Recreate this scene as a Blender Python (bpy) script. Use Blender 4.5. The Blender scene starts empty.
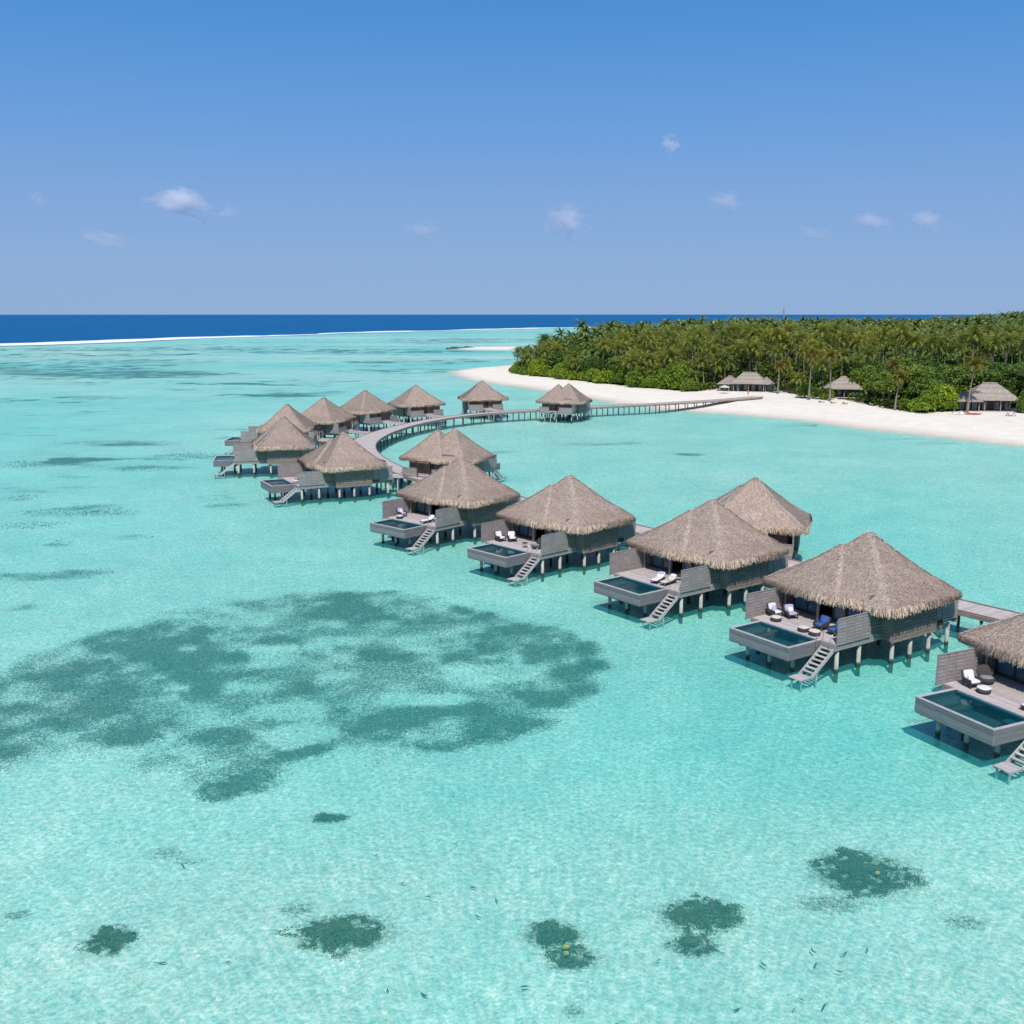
import bpy, math, random
import numpy as np
from mathutils import Vector, Matrix
random.seed(7)
rng = np.random.default_rng(11)
R = math.radians
scene = bpy.context.scene
col = scene.collection

# ------------------------------------------------------------------ camera, sky, sun, exposure
CAM_H = 26.0
cam = bpy.data.cameras.new("camera"); cam.lens = 36.0; cam.sensor_width = 36.0
cam.clip_start = 0.5; cam.clip_end = 60000
camo = bpy.data.objects.new("camera", cam); col.objects.link(camo)
camo.location = (0, 0, CAM_H)
camo.rotation_euler = (R(90) - math.atan(198 / 1024), 0, 0)
scene.camera = camo

SUN_EL, SUN_AZ = R(54), R(184)      # azimuth clockwise from +Y: the sun stands behind the camera
world = bpy.data.worlds.new("World"); scene.world = world; world.use_nodes = True
wn = world.node_tree; bg = wn.nodes["Background"]
sky = wn.nodes.new("ShaderNodeTexSky"); sky.sky_type = 'NISHITA'; sky.sun_disc = False
sky.sun_elevation = SUN_EL; sky.sun_rotation = SUN_AZ
sky.altitude = 0; sky.air_density = 1.0; sky.dust_density = 0.3; sky.ozone_density = 3.0
bg.inputs[1].default_value = 0.105
# hazy tropical air near the horizon: the Nishita sky is blended with a measured blue by height above the horizon
_tc = wn.nodes.new("ShaderNodeTexCoord"); _sx = wn.nodes.new("ShaderNodeSeparateXYZ"); wn.links.new(_tc.outputs["Generated"], _sx.inputs[0])
def _ramp(stops):
    r = wn.nodes.new("ShaderNodeValToRGB"); e = r.color_ramp.elements
    while len(e) < len(stops): e.new(.5)
    for el, (p, c) in zip(e, stops): el.position = p; el.color = (*c, 1)
    wn.links.new(_sx.outputs[2], r.inputs[0]); return r.outputs[0]
_c = _ramp([(0, (.262, .418, .685)), (.05, (.238, .40, .695)), (.10, (.205, .375, .70)), (.17, (.135, .335, .715)), (.23, (.088, .295, .69)), (.28, (.060, .258, .65)), (.6, (.04, .16, .52)), (1, (.025, .11, .42))])
_f = _ramp([(0, (.94,) * 3), (.28, (.9,) * 3), (.6, (.5,) * 3), (1, (.4,) * 3)])
_s = wn.nodes.new("ShaderNodeMix"); _s.data_type = 'RGBA'; _s.blend_type = 'MULTIPLY'; _s.inputs[0].default_value = 1; _s.inputs[7].default_value = (9.52, 9.52, 9.52, 1); wn.links.new(_c, _s.inputs[6])
_m = wn.nodes.new("ShaderNodeMix"); _m.data_type = 'RGBA'; wn.links.new(_f, _m.inputs[0]); wn.links.new(sky.outputs[0], _m.inputs[6]); wn.links.new(_s.outputs[2], _m.inputs[7])
wn.links.new(_m.outputs[2], bg.inputs[0])
sun = bpy.data.lights.new("sun", 'SUN'); sun.energy = 4.3; sun.angle = R(0.53); sun.color = (1.0, 0.955, 0.89)
suno = bpy.data.objects.new("sun", sun); col.objects.link(suno)
sd = Vector((math.sin(SUN_AZ) * math.cos(SUN_EL), math.cos(SUN_AZ) * math.cos(SUN_EL), math.sin(SUN_EL)))
suno.rotation_euler = sd.to_track_quat('Z', 'Y').to_euler(); suno.location = (0, -50, 80)
scene.view_settings.view_transform = 'Standard'; scene.view_settings.look = 'None'
scene.view_settings.exposure = 0.0; scene.view_settings.gamma = 1.0
scene.cycles.transparent_max_bounces = 16; scene.cycles.max_bounces = 12
scene.cycles.diffuse_bounces = 3; scene.cycles.glossy_bounces = 3
scene.cycles.caustics_reflective = False; scene.cycles.caustics_refractive = False
scene.cycles.volume_bounces = 10
try: scene.cycles.use_denoising = True
except Exception: pass

# ------------------------------------------------------------------ helpers
def tag(o, label=None, cat=None, group=None, kind=None):
    if label: o["label"] = label
    if cat: o["category"] = cat
    if group: o["group"] = group
    if kind: o["kind"] = kind
    return o
def empty(name, loc=(0, 0, 0), rz=0.0):
    o = bpy.data.objects.new(name, None); col.objects.link(o)
    o.location = loc; o.rotation_euler = (0, 0, rz); o.empty_display_size = 0.5
    return o
def copy_tree(o, parent=None):
    c = o.copy(); col.objects.link(c); c.parent = parent
    for ch in list(o.children): copy_tree(ch, c)
    return c
def add_obj(name, me, mat=None, parent=None):
    o = bpy.data.objects.new(name, me); col.objects.link(o)
    if mat: me.materials.append(mat)
    if parent: o.parent = parent
    return o
def np_mesh(name, V, F, smooth=False, attrs=None):
    V = np.asarray(V, dtype=np.float32); F = np.asarray(F, dtype=np.int32)
    me = bpy.data.meshes.new(name); n, k = F.shape
    me.vertices.add(len(V)); me.vertices.foreach_set("co", V.ravel())
    me.loops.add(n * k); me.loops.foreach_set("vertex_index", F.ravel())
    me.polygons.add(n); me.polygons.foreach_set("loop_start", np.arange(0, n * k, k, dtype=np.int32))
    if smooth: me.polygons.foreach_set("use_smooth", np.ones(n, dtype=bool))
    me.update(calc_edges=True)
    for an, av in (attrs or {}).items():
        a = me.attributes.new(an, 'FLOAT', 'POINT'); a.data.foreach_set("value", np.asarray(av, np.float32).ravel())
    return me
class MB:
    def __init__(s): s.v = []; s.f = []; s.M = None
    def _add(s, vs, fs):
        b = len(s.v)
        if s.M is not None: vs = [tuple(s.M @ Vector(p)) for p in vs]
        s.v += [tuple(p) for p in vs]; s.f += [tuple(b + i for i in f) for f in fs]
    def box(s, x0, x1, y0, y1, z0, z1, top=1.0, top_y=None):
        cx, cy = (x0 + x1) / 2, (y0 + y1) / 2; ty = top if top_y is None else top_y
        q = lambda x, y, z, t, u: (cx + (x - cx) * t, cy + (y - cy) * u, z)
        vs = [q(x0, y0, z0, 1, 1), q(x1, y0, z0, 1, 1), q(x1, y1, z0, 1, 1), q(x0, y1, z0, 1, 1),
              q(x0, y0, z1, top, ty), q(x1, y0, z1, top, ty), q(x1, y1, z1, top, ty), q(x0, y1, z1, top, ty)]
        s._add(vs, [(3, 2, 1, 0), (4, 5, 6, 7), (0, 1, 5, 4), (1, 2, 6, 5), (2, 3, 7, 6), (3, 0, 4, 7)]); return s
    def beam(s, p0, p1, w, h, up=(0, 0, 1)):
        p0, p1 = Vector(p0), Vector(p1); d = (p1 - p0).normalized(); upv = Vector(up)
        if abs(d.dot(upv)) > .98: upv = Vector((1, 0, 0))
        sx = d.cross(upv).normalized() * w / 2; sz = sx.cross(d).normalized() * h / 2
        vs = [p0 - sx - sz, p0 + sx - sz, p0 + sx + sz, p0 - sx + sz, p1 - sx - sz, p1 + sx - sz, p1 + sx + sz, p1 - sx + sz]
        s._add(vs, [(0, 1, 2, 3), (7, 6, 5, 4), (0, 4, 5, 1), (1, 5, 6, 2), (2, 6, 7, 3), (3, 7, 4, 0)]); return s
    def tube(s, pts, rad, n=8, cap=True):
        pts = [Vector(p) for p in pts]; rr = rad if isinstance(rad, (list, tuple)) else [rad] * len(pts)
        vs = []; prev = None
        for i, p in enumerate(pts):
            d = (pts[min(i + 1, len(pts) - 1)] - pts[max(i - 1, 0)]).normalized()
            a = Vector((0, 0, 1)) if abs(d.z) < .9 else Vector((1, 0, 0))
            if prev is not None and (prev - d * prev.dot(d)).length > .1: a = prev
            u = (a - d * a.dot(d)).normalized(); w = d.cross(u); prev = u
            for k in range(n):
                t = 2 * math.pi * k / n; vs.append(p + (u * math.cos(t) + w * math.sin(t)) * rr[i])
        fs = [(i * n + k, i * n + (k + 1) % n, (i + 1) * n + (k + 1) % n, (i + 1) * n + k) for i in range(len(pts) - 1) for k in range(n)]
        if cap: fs += [tuple(range(n))[::-1], tuple(range((len(pts) - 1) * n, len(pts) * n))]
        s._add(vs, fs); return s
    def lathe(s, prof, c=(0, 0, 0), n=16):
        vs = [(c[0] + r * math.cos(2 * math.pi * k / n), c[1] + r * math.sin(2 * math.pi * k / n), c[2] + z) for r, z in prof for k in range(n)]
        m = len(prof)
        fs = [(i * n + k, i * n + (k + 1) % n, (i + 1) * n + (k + 1) % n, (i + 1) * n + k) for i in range(m - 1) for k in range(n)]
        fs += [tuple(range(n))[::-1], tuple(range((m - 1) * n, m * n))]
        s._add(vs, fs); return s
    def soft(s, x0, x1, y0, y1, z0, z1, e=2.6, n=12, m=7):   # cushion: superellipsoid
        c = Vector(((x0 + x1) / 2, (y0 + y1) / 2, (z0 + z1) / 2)); h = ((x1 - x0) / 2, (y1 - y0) / 2, (z1 - z0) / 2)
        pw = lambda t: math.copysign(abs(t) ** (2 / e), t)
        vs = []
        for i in range(m + 1):
            ph = -math.pi / 2 + math.pi * i / m
            for k in range(n):
                t = 2 * math.pi * k / n
                vs.append(c + Vector((h[0] * pw(math.cos(ph)) * pw(math.cos(t)), h[1] * pw(math.cos(ph)) * pw(math.sin(t)), h[2] * pw(math.sin(ph)))))
        s._add(vs, [(i * n + k, i * n + (k + 1) % n, (i + 1) * n + (k + 1) % n, (i + 1) * n + k) for i in range(m) for k in range(n)]); return s
    def build(s, name, mat, parent=None, my=False, smooth=False):
        v = [(x, -y, z) for x, y, z in s.v] if my else s.v
        me = bpy.data.meshes.new(name); me.from_pydata(v, [], [f[::-1] for f in s.f] if my else s.f); me.update()
        if smooth: me.polygons.foreach_set("use_smooth", np.ones(len(me.polygons), dtype=bool))
        return add_obj(name, me, mat, parent)
def vnoise(x, y, seed):
    r = np.random.default_rng(seed).random((256, 256)); xi = np.floor(x).astype(int); yi = np.floor(y).astype(int)
    fx = x - xi; fy = y - yi; fx = fx * fx * (3 - 2 * fx); fy = fy * fy * (3 - 2 * fy)
    g = lambda a, b: r[a & 255, b & 255]
    return (g(xi, yi) * (1 - fx) + g(xi + 1, yi) * fx) * (1 - fy) + (g(xi, yi + 1) * (1 - fx) + g(xi + 1, yi + 1) * fx) * fy
def fbm(x, y, seed=1, o=4):
    t = 0; a = .5; n = 0
    for i in range(o):
        t = t + a * vnoise(x * 2 ** i + 13.7 * i, y * 2 ** i + 5.1 * i, seed + i); n += a; a *= .5
    return t / n
def sstep(a, b, x):
    t = np.clip((x - a) / (b - a), 0, 1); return t * t * (3 - 2 * t)
def poly_sd(px, py, poly):       # signed distance, positive inside
    P = np.array(poly, float); Q = np.roll(P, -1, 0); d = np.full(px.shape, 1e18); ins = np.zeros(px.shape, bool)
    for (ax, ay), (bx, by) in zip(P, Q):
        ex, ey = bx - ax, by - ay; t = np.clip(((px - ax) * ex + (py - ay) * ey) / (ex * ex + ey * ey), 0, 1)
        d = np.minimum(d, (px - ax - t * ex) ** 2 + (py - ay - t * ey) ** 2)
        c = (ay > py) != (by > py)
        with np.errstate(divide='ignore', invalid='ignore'):
            ins ^= c & (px < (bx - ax) * (py - ay) / (by - ay if by != ay else 1e-9) + ax)
    return np.where(ins, 1, -1) * np.sqrt(d)
def spline(pts, step):
    P = [Vector((*p, 0)) for p in pts]; P = [2 * P[0] - P[1]] + P + [2 * P[-1] - P[-2]]; out = []
    for i in range(1, len(P) - 2):
        a, b, c, d = P[i - 1:i + 3]; n = max(2, int((c - b).length / .5))
        for k in range(n):
            t = k / n; out.append(.5 * ((2 * b) + (c - a) * t + (2 * a - 5 * b + 4 * c - d) * t * t + (3 * b - a - 3 * c + d) * t ** 3))
    out.append(P[-2]); res = [out[0]]; acc = 0
    for p, q in zip(out, out[1:]):
        L = (q - p).length
        while acc + L >= step:
            f = (step - acc) / L; p = p + (q - p) * f; res.append(p.copy()); L = (q - p).length; acc = 0
        acc += L
    return res

# ------------------------------------------------------------------ materials
class N:
    def __init__(s, name):
        s.m = bpy.data.materials.new(name); s.m.use_nodes = True; s.t = s.m.node_tree; s.b = s.t.nodes["Principled BSDF"]
        s.out = s.t.nodes["Material Output"]; s.b.inputs["Specular IOR Level"].default_value = .25
    def n(s, ty, **kw):
        o = s.t.nodes.new("ShaderNode" + ty)
        for k, v in kw.items():
            if k in o.inputs.keys(): o.inputs[k].default_value = v
            else: setattr(o, k, v)
        return o
    def l(s, a, b): s.t.links.new(a, b)
    def ramp(s, src, stops):
        r = s.n("ValToRGB"); e = r.color_ramp.elements
        while len(e) < len(stops): e.new(.5)
        for el, (p, c) in zip(e, stops): el.position = p; el.color = (*c, 1) if len(c) == 3 else c
        s.l(src, r.inputs[0]); return r.outputs[0]
    def noise(s, scale, detail=3, rough=.5, stretch=None, dist=0):
        tc = s.n("TexCoord"); src = tc.outputs["Object"]
        if stretch:
            mp = s.n("Mapping"); mp.inputs["Scale"].default_value = stretch; s.l(src, mp.inputs[0]); src = mp.outputs[0]
        t = s.n("TexNoise"); t.inputs["Scale"].default_value = scale; t.inputs["Detail"].default_value = detail
        t.inputs["Roughness"].default_value = rough; t.inputs["Distortion"].default_value = dist
        s.l(src, t.inputs[0]); return t.outputs[0]
    def mix(s, a, b, f, mode='MIX'):
        m = s.n("Mix", data_type='RGBA', blend_type=mode)
        for src, i in ((f, 0), (a, 6), (b, 7)):
            if hasattr(src, 'is_linked') or hasattr(src, 'links'): s.l(src, m.inputs[i])
            else: m.inputs[i].default_value = src if i == 0 else (*src, 1)
        return m.outputs[2]
    def bump(s, h, strength=.4, dist=.05):
        b = s.n("Bump"); b.inputs["Strength"].default_value = strength; b.inputs["Distance"].default_value = dist
        s.l(h, b.inputs["Height"]); return b.outputs[0]
def island_mat(name, stops, rough=.8, nscale=3.0, nstretch=None, namt=.5, bump=0, lo=.62, hi=1.35, objrand=0):
    m = N(name); g = m.n("NewGeometry"); c = m.ramp(g.outputs["Random Per Island"], stops)
    nz = m.noise(nscale, 4, .6, nstretch); v = m.ramp(nz, [(.25, (lo,) * 3), (.75, (hi,) * 3)])
    c = m.mix(c, v, namt, 'MULTIPLY')
    if objrand:
        oi = m.n("ObjectInfo"); r2 = m.ramp(oi.outputs["Random"], [(0, (1 - objrand,) * 3), (1, (1 + objrand * .6, 1 + objrand * .6, 1 + objrand * .4))])
        c = m.mix(c, r2, 1.0, 'MULTIPLY')
    m.l(c, m.b.inputs["Base Color"]); m.b.inputs["Roughness"].default_value = rough
    if bump: m.l(m.bump(nz, bump, .02), m.b.inputs["Normal"])
    return m.m
def leaf_mat(name, stops, objrand=.3, transl=.3, nscale=.35):
    m = N(name); g = m.n("NewGeometry"); c = m.ramp(g.outputs["Random Per Island"], stops)
    oi = m.n("ObjectInfo"); r2 = m.ramp(oi.outputs["Random"], [(0, (1 - objrand, 1 - objrand * .7, 1 - objrand * .5)), (.5, (1, 1, 1)), (1, (1 + objrand * 1.1, 1 + objrand * .7, 1))])
    c = m.mix(c, r2, 1.0, 'MULTIPLY')
    v = m.ramp(m.noise(nscale, 3, .6), [(.3, (.65, .7, .75)), (.7, (1.3, 1.25, 1.05))]); c = m.mix(c, v, .8, 'MULTIPLY')
    m.l(c, m.b.inputs["Base Color"]); m.b.inputs["Roughness"].default_value = .55
    tr = m.n("BsdfTranslucent"); m.l(m.mix(c, (1.5, 1.45, .6), 1.0, 'MULTIPLY'), tr.inputs[0])
    mx = m.n("MixShader"); mx.inputs[0].default_value = transl
    m.l(m.b.outputs[0], mx.inputs[1]); m.l(tr.outputs[0], mx.inputs[2]); m.l(mx.outputs[0], m.out.inputs[0]); return m.m
def plain(name, c, rough=.6, nz=6, amt=.3, metal=0, spec=.3):
    m = N(name); v = m.ramp(m.noise(nz, 4, .6), [(.3, (.7,) * 3), (.7, (1.2,) * 3)])
    m.l(m.mix(c, v, amt, 'MULTIPLY'), m.b.inputs["Base Color"]); m.b.inputs["Roughness"].default_value = rough
    m.b.inputs["Metallic"].default_value = metal; m.b.inputs["Specular IOR Level"].default_value = spec; return m.m

THATCH = island_mat("thatch", [(0, (.22, .16, .13)), (.3, (.35, .265, .22)), (.7, (.45, .355, .30)), (1, (.62, .51, .44))], .95, .55, None, .5, 0, .78, 1.2, .1)
THATCH_BASE = island_mat("thatch_base", [(0, (.32, .24, .195)), (1, (.32, .24, .195))], .95, 9, None, .9, .8, .5, 1.4, .1)
THATCH_CAP = island_mat("thatch_cap", [(0, (.36, .29, .24)), (.5, (.52, .43, .365)), (1, (.68, .585, .50))], .95, 1.2, None, .3)
THATCH_FRINGE = island_mat("thatch_fringe", [(0, (.24, .175, .13)), (.4, (.50, .38, .285)), (1, (.70, .57, .45))], .95, 1.2, None, .3)
WOOD = island_mat("weathered_boards", [(0, (.28, .248, .238)), (.5, (.315, .28, .268)), (1, (.35, .312, .30))], .85, 2.2, (1, 1, 9), .7, .3)
POOLWOOD = island_mat("pool_cladding", [(0, (.15, .152, .158)), (.5, (.19, .19, .195)), (1, (.235, .235, .24))], .8, 2.0, (.6, .6, 14), .9, .4)
DECKWOOD = island_mat("deck_boards", [(0, (.42, .365, .345)), (.5, (.49, .43, .41)), (1, (.56, .50, .475))], .85, 2.5, None, .4, .2)
WALLWOOD = island_mat("wall_boards", [(0, (.225, .17, .145)), (.5, (.26, .20, .17)), (1, (.30, .235, .20))], .85, 2.0, (1, 1, 8), .6, .3)
TRIM = island_mat("rim_boards", [(0, (.38, .35, .35)), (1, (.5, .47, .47))], .8, 3, None, .4)
DARKWOOD = island_mat("dark_timber", [(0, (.05, .035, .028)), (1, (.09, .06, .045))], .6, 3, None, .5)
def stilt_mat():     # pale posts, turning dark at and below the waterline
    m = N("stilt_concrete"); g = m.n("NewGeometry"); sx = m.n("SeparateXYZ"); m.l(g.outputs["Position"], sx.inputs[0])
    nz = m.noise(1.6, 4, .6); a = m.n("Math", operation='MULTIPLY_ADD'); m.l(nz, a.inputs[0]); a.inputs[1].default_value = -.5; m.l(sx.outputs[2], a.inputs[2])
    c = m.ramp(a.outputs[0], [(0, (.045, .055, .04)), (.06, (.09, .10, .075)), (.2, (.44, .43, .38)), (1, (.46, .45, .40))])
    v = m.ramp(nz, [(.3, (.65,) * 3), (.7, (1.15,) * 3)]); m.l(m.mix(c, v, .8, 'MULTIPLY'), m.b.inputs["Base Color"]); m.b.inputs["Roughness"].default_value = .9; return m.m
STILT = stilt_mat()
ROOM = plain("room_interior", (.05, .04, .035), .8)
CURTAIN = plain("blue_curtain", (.09, .2, .27), .8, 12)
POOLTILE = plain("pool_tiles", (.012, .10, .125), .3, 14, .6)
STEEL = plain("brushed_steel", (.5, .5, .5), .3, 8, .2, .9)
WHITEFAB = plain("white_cushion", (.72, .71, .72), .9, 14, .25)
CREAM = plain("cream_cushion", (.62, .56, .48), .9, 14, .25)
LILAC = plain("lilac_cushion", (.42, .40, .62), .9, 14, .3)
BLUEFAB = plain("blue_fabric", (.045, .12, .34), .8, 14, .3)
WICKER = plain("dark_wicker", (.06, .055, .055), .8, 30, .6)
BARK = island_mat("palm_bark", [(0, (.19, .165, .135)), (1, (.28, .25, .21))], .9, 2.5, (1, 1, 3), .7)
FROND = leaf_mat("palm_frond", [(0, (.06, .09, .02)), (.45, (.15, .20, .04)), (.8, (.32, .35, .075)), (1, (.52, .47, .15))], .34, .32)
FROND_Y = leaf_mat("yellow_palm_frond", [(0, (.10, .10, .02)), (.5, (.19, .17, .03)), (1, (.30, .22, .05))], .15, .3)
SHRUB = leaf_mat("shrub_leaves", [(0, (.08, .14, .015)), (.6, (.20, .31, .03)), (1, (.34, .45, .06))], .35, .3)
TREELEAF = leaf_mat("tree_leaves", [(0, (.05, .095, .02)), (.6, (.11, .185, .035)), (1, (.20, .28, .055))], .4, .25)
FAR_F = leaf_mat("far_fronds", [(0, (.06, .10, .028)), (.5, (.13, .19, .05)), (.9, (.23, .29, .08)), (1, (.36, .34, .13))], 0, .2, .03)
FAR_L = leaf_mat("far_leaves", [(0, (.05, .095, .022)), (.6, (.11, .185, .04)), (1, (.20, .28, .06))], 0, .2, .03)

def sand_mat():
    m = N("beach_sand"); tc = m.n("NewGeometry"); sx = m.n("SeparateXYZ"); m.l(tc.outputs["Position"], sx.inputs[0])
    dry = m.ramp(m.noise(.25, 6, .7), [(.3, (.745, .675, .56)), (.7, (.86, .80, .695))])
    fine = m.ramp(m.noise(3.0, 5, .8), [(.35, (.86,) * 3), (.6, (1.04,) * 3)]); dry = m.mix(dry, fine, .6, 'MULTIPLY')
    a = m.n("MapRange"); a.inputs["From Min"].default_value = .0; a.inputs["From Max"].default_value = .42; m.l(sx.outputs[2], a.inputs[0])
    c = m.mix((.66, .575, .48), dry, a.outputs[0]); m.l(c, m.b.inputs["Base Color"]); m.b.inputs["Roughness"].default_value = .95
    m.l(m.bump(m.noise(.7, 6, .7), .5, .3), m.b.inputs["Normal"]); return m.m
SAND = sand_mat()
def seabed_mat():
    m = N("seabed_sand"); at = m.n("Attribute", attribute_name="grass")
    base = m.ramp(m.noise(1.1, 6, .8), [(.25, (.66, .62, .53)), (.5, (.79, .76, .67)), (.8, (.88, .86, .79))])
    gr = m.ramp(m.noise(3.4, 5, .85, None, .6), [(.36, (.60, .70, .70)), (.50, (.93, .95, .95)), (.62, (1.22, 1.16, 1.15))]); base = m.mix(base, gr, 1.0, 'MULTIPLY')
    big = m.ramp(m.noise(.05, 4, .6), [(.3, (.84, .87, .86)), (.7, (1.05, 1.04, 1.02))]); base = m.mix(base, big, 1.0, 'MULTIPLY')
    sp = m.noise(4.5, 6, .95)     # rubble and algae speckles
    mm = m.n("Math", operation='ADD'); m.l(at.outputs["Fac"], mm.inputs[0]); am = m.n("Math", operation='MULTIPLY_ADD'); m.l(sp, am.inputs[0]); am.inputs[1].default_value = 1.7; am.inputs[2].default_value = -.35; m.l(am.outputs[0], mm.inputs[1])
    f = m.ramp(mm.outputs[0], [(.70, (0, 0, 0)), (.92, (1, 1, 1))])
    c = m.mix(base, (.12, .15, .105), f); m.l(c, m.b.inputs["Base Color"]); m.b.inputs["Roughness"].default_value = 1
    m.l(m.bump(m.noise(2.0, 5, .7), .6, .12), m.b.inputs["Normal"]); return m.m
SEABED = seabed_mat()
def two_sided_ior(m):      # a single sheet of water: same reflectance from above and below
    g = m.n("NewGeometry"); r = m.n("MapRange"); r.inputs["To Min"].default_value = 1.33; r.inputs["To Max"].default_value = 1 / 1.33
    m.l(g.outputs["Backfacing"], r.inputs[0]); return r.outputs[0]
def water_mat():
    m = N("lagoon_water"); t = m.t; t.nodes.remove(m.b)
    dep = m.n("Attribute", attribute_name="depth").outputs["Fac"]
    tint = m.ramp(dep, [(0.0, (1, 1, 1)), (.06, (.92, .985, .98)), (.25, (.765, .97, .95)), (.45, (.63, .95, .93)), (.7, (.47, .905, .90)), (1, (.27, .78, .83))])
    tc = m.n("TexCoord").outputs["Object"]
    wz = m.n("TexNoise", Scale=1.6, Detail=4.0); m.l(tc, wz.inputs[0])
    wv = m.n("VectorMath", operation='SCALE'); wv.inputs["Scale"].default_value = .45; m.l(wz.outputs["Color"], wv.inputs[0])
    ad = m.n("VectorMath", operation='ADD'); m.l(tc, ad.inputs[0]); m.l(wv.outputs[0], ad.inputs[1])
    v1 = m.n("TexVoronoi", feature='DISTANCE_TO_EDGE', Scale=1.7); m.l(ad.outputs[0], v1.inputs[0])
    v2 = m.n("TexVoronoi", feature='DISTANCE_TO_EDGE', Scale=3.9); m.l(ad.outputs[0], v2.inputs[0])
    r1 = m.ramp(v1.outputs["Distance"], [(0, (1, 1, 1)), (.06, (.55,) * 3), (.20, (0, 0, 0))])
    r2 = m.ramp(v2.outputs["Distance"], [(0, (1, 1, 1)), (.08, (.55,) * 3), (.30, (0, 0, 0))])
    caustic = m.mix(r1, r2, .5)
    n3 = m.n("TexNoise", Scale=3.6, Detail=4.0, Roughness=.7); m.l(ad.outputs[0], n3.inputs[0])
    r3 = m.ramp(n3.outputs[0], [(.42, (0, 0, 0)), (.50, (.30,) * 3), (.60, (1, 1, 1))]); caustic = m.mix(caustic, r3, .45)
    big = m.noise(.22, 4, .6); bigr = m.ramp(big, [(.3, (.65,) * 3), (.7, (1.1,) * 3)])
    caustic = m.mix(caustic, bigr, 1.0, 'MULTIPLY')
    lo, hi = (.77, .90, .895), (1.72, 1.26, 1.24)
    k = m.mix(lo, hi, caustic); tint = m.mix(tint, k, 1.0, 'MULTIPLY')  # net of focused sunlight painted into the water tint, lines brighter than clear
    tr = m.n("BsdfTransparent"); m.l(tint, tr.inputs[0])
    df = m.n("BsdfDiffuse"); df.inputs[0].default_value = (.06, .64, .62, 1)
    h = m.n("TexNoise", Scale=1.1, Detail=6.0, Roughness=.65); m.l(tc, h.inputs[0])
    bmp = m.bump(h.outputs[0], .55, .35)
    gl = m.n("BsdfGlossy"); gl.inputs["Roughness"].default_value = .12; gl.inputs[0].default_value = (1, 1, 1, 1); m.l(bmp, gl.inputs["Normal"])
    fr = m.n("Fresnel"); m.l(two_sided_ior(m), fr.inputs["IOR"]); m.l(bmp, fr.inputs["Normal"])
    cl = m.n("MapRange"); cl.inputs["From Min"].default_value = 0; cl.inputs["From Max"].default_value = 1; cl.inputs["To Min"].default_value = .0; cl.inputs["To Max"].default_value = .34
    m.l(fr.outputs[0], cl.inputs[0])
    sc = m.n("MapRange"); sc.inputs["From Max"].default_value = .5; sc.inputs["To Max"].default_value = .18; m.l(dep, sc.inputs[0])
    m1 = m.n("MixShader"); m.l(sc.outputs[0], m1.inputs[0]); m.l(tr.outputs[0], m1.inputs[1]); m.l(df.outputs[0], m1.inputs[2])
    m2 = m.n("MixShader"); m.l(cl.outputs[0], m2.inputs[0]); m.l(m1.outputs[0], m2.inputs[1]); m.l(gl.outputs[0], m2.inputs[2])
    m.l(m2.outputs[0], m.out.inputs[0]); return m.m
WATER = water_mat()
def pool_water_mat():
    m = N("pool_water"); m.t.nodes.remove(m.b)
    tr = m.n("BsdfTransparent"); tr.inputs[0].default_value = (.62, .92, .93, 1)
    gl = m.n("BsdfGlossy"); gl.inputs["Roughness"].default_value = .03
    m.l(m.bump(m.noise(2.5, 3), .15, .1), gl.inputs["Normal"])
    fr = m.n("Fresnel"); m.l(two_sided_ior(m), fr.inputs["IOR"])
    mx = m.n("MixShader"); m.l(fr.outputs[0], mx.inputs[0]); m.l(tr.outputs[0], mx.inputs[1]); m.l(gl.outputs[0], mx.inputs[2])
    m.l(mx.outputs[0], m.out.inputs[0]); return m.m
POOLWATER = pool_water_mat()
def ocean_mat():
    m = N("ocean_water"); c = m.ramp(m.noise(.0012, 6, .7, (.3, 1, 1)), [(.3, (.0, .085, .235)), (.7, (.003, .125, .31))])
    m.l(c, m.b.inputs["Base Color"]); m.b.inputs["Roughness"].default_value = .5; m.b.inputs["Specular IOR Level"].default_value = .12
    m.l(m.bump(m.noise(.08, 6, .7), .6, 2.0), m.b.inputs["Normal"]); return m.m
OCEAN = ocean_mat()
FOAM = plain("surf_foam", (.85, .87, .88), .9, .05, .15)
def glass_mat():
    m = N("window_glass"); m.b.inputs["Base Color"].default_value = (.05, .14, .18, 1); m.b.inputs["Roughness"].default_value = .08
    m.b.inputs["Specular IOR Level"].default_value = .6; return m.m
GLASS = glass_mat()

# ------------------------------------------------------------------ terrain, lagoon, ocean
SHORE = [(-25.6, 466), (-24, 452), (-19, 432), (-12.8, 413.5), (2.9, 378.6), (16.3, 349), (24, 327), (32.5, 309), (42, 290), (53, 279), (63, 271), (72.6, 258),
         (88, 231), (104, 207.5), (128, 175), (190, 120), (420, 90), (1000, 500), (1300, 1300), (950, 1500), (520, 1250), (220, 1040), (110, 830), (50, 660), (8, 556), (-2, 528), (-16, 507), (-24, 485)]
FOREST = [(0.5, 429), (9, 412), (18.4, 396), (28, 375), (37.4, 357), (49, 342), (60, 329), (68, 338), (84, 330), (90, 304), (95.8, 296), (97, 275), (100.3, 258), (108, 258), (112, 262), (128, 262), (131, 246), (150, 226),
          (230, 340), (420, 640), (640, 1000), (860, 1330), (520, 1180), (225, 985), (125, 800), (66, 650), (22, 545), (3, 480), (-1, 450)]
REEFC = [(-3200, -600), (-2300, -200), (-1500, 150), (-1000, 420), (-700, 650), (-437, 886), (-362, 1100), (-226, 1449), (-143, 1620), (72, 1968), (320, 2300), (700, 2520), (1300, 2600), (2200, 2700)]
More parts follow.
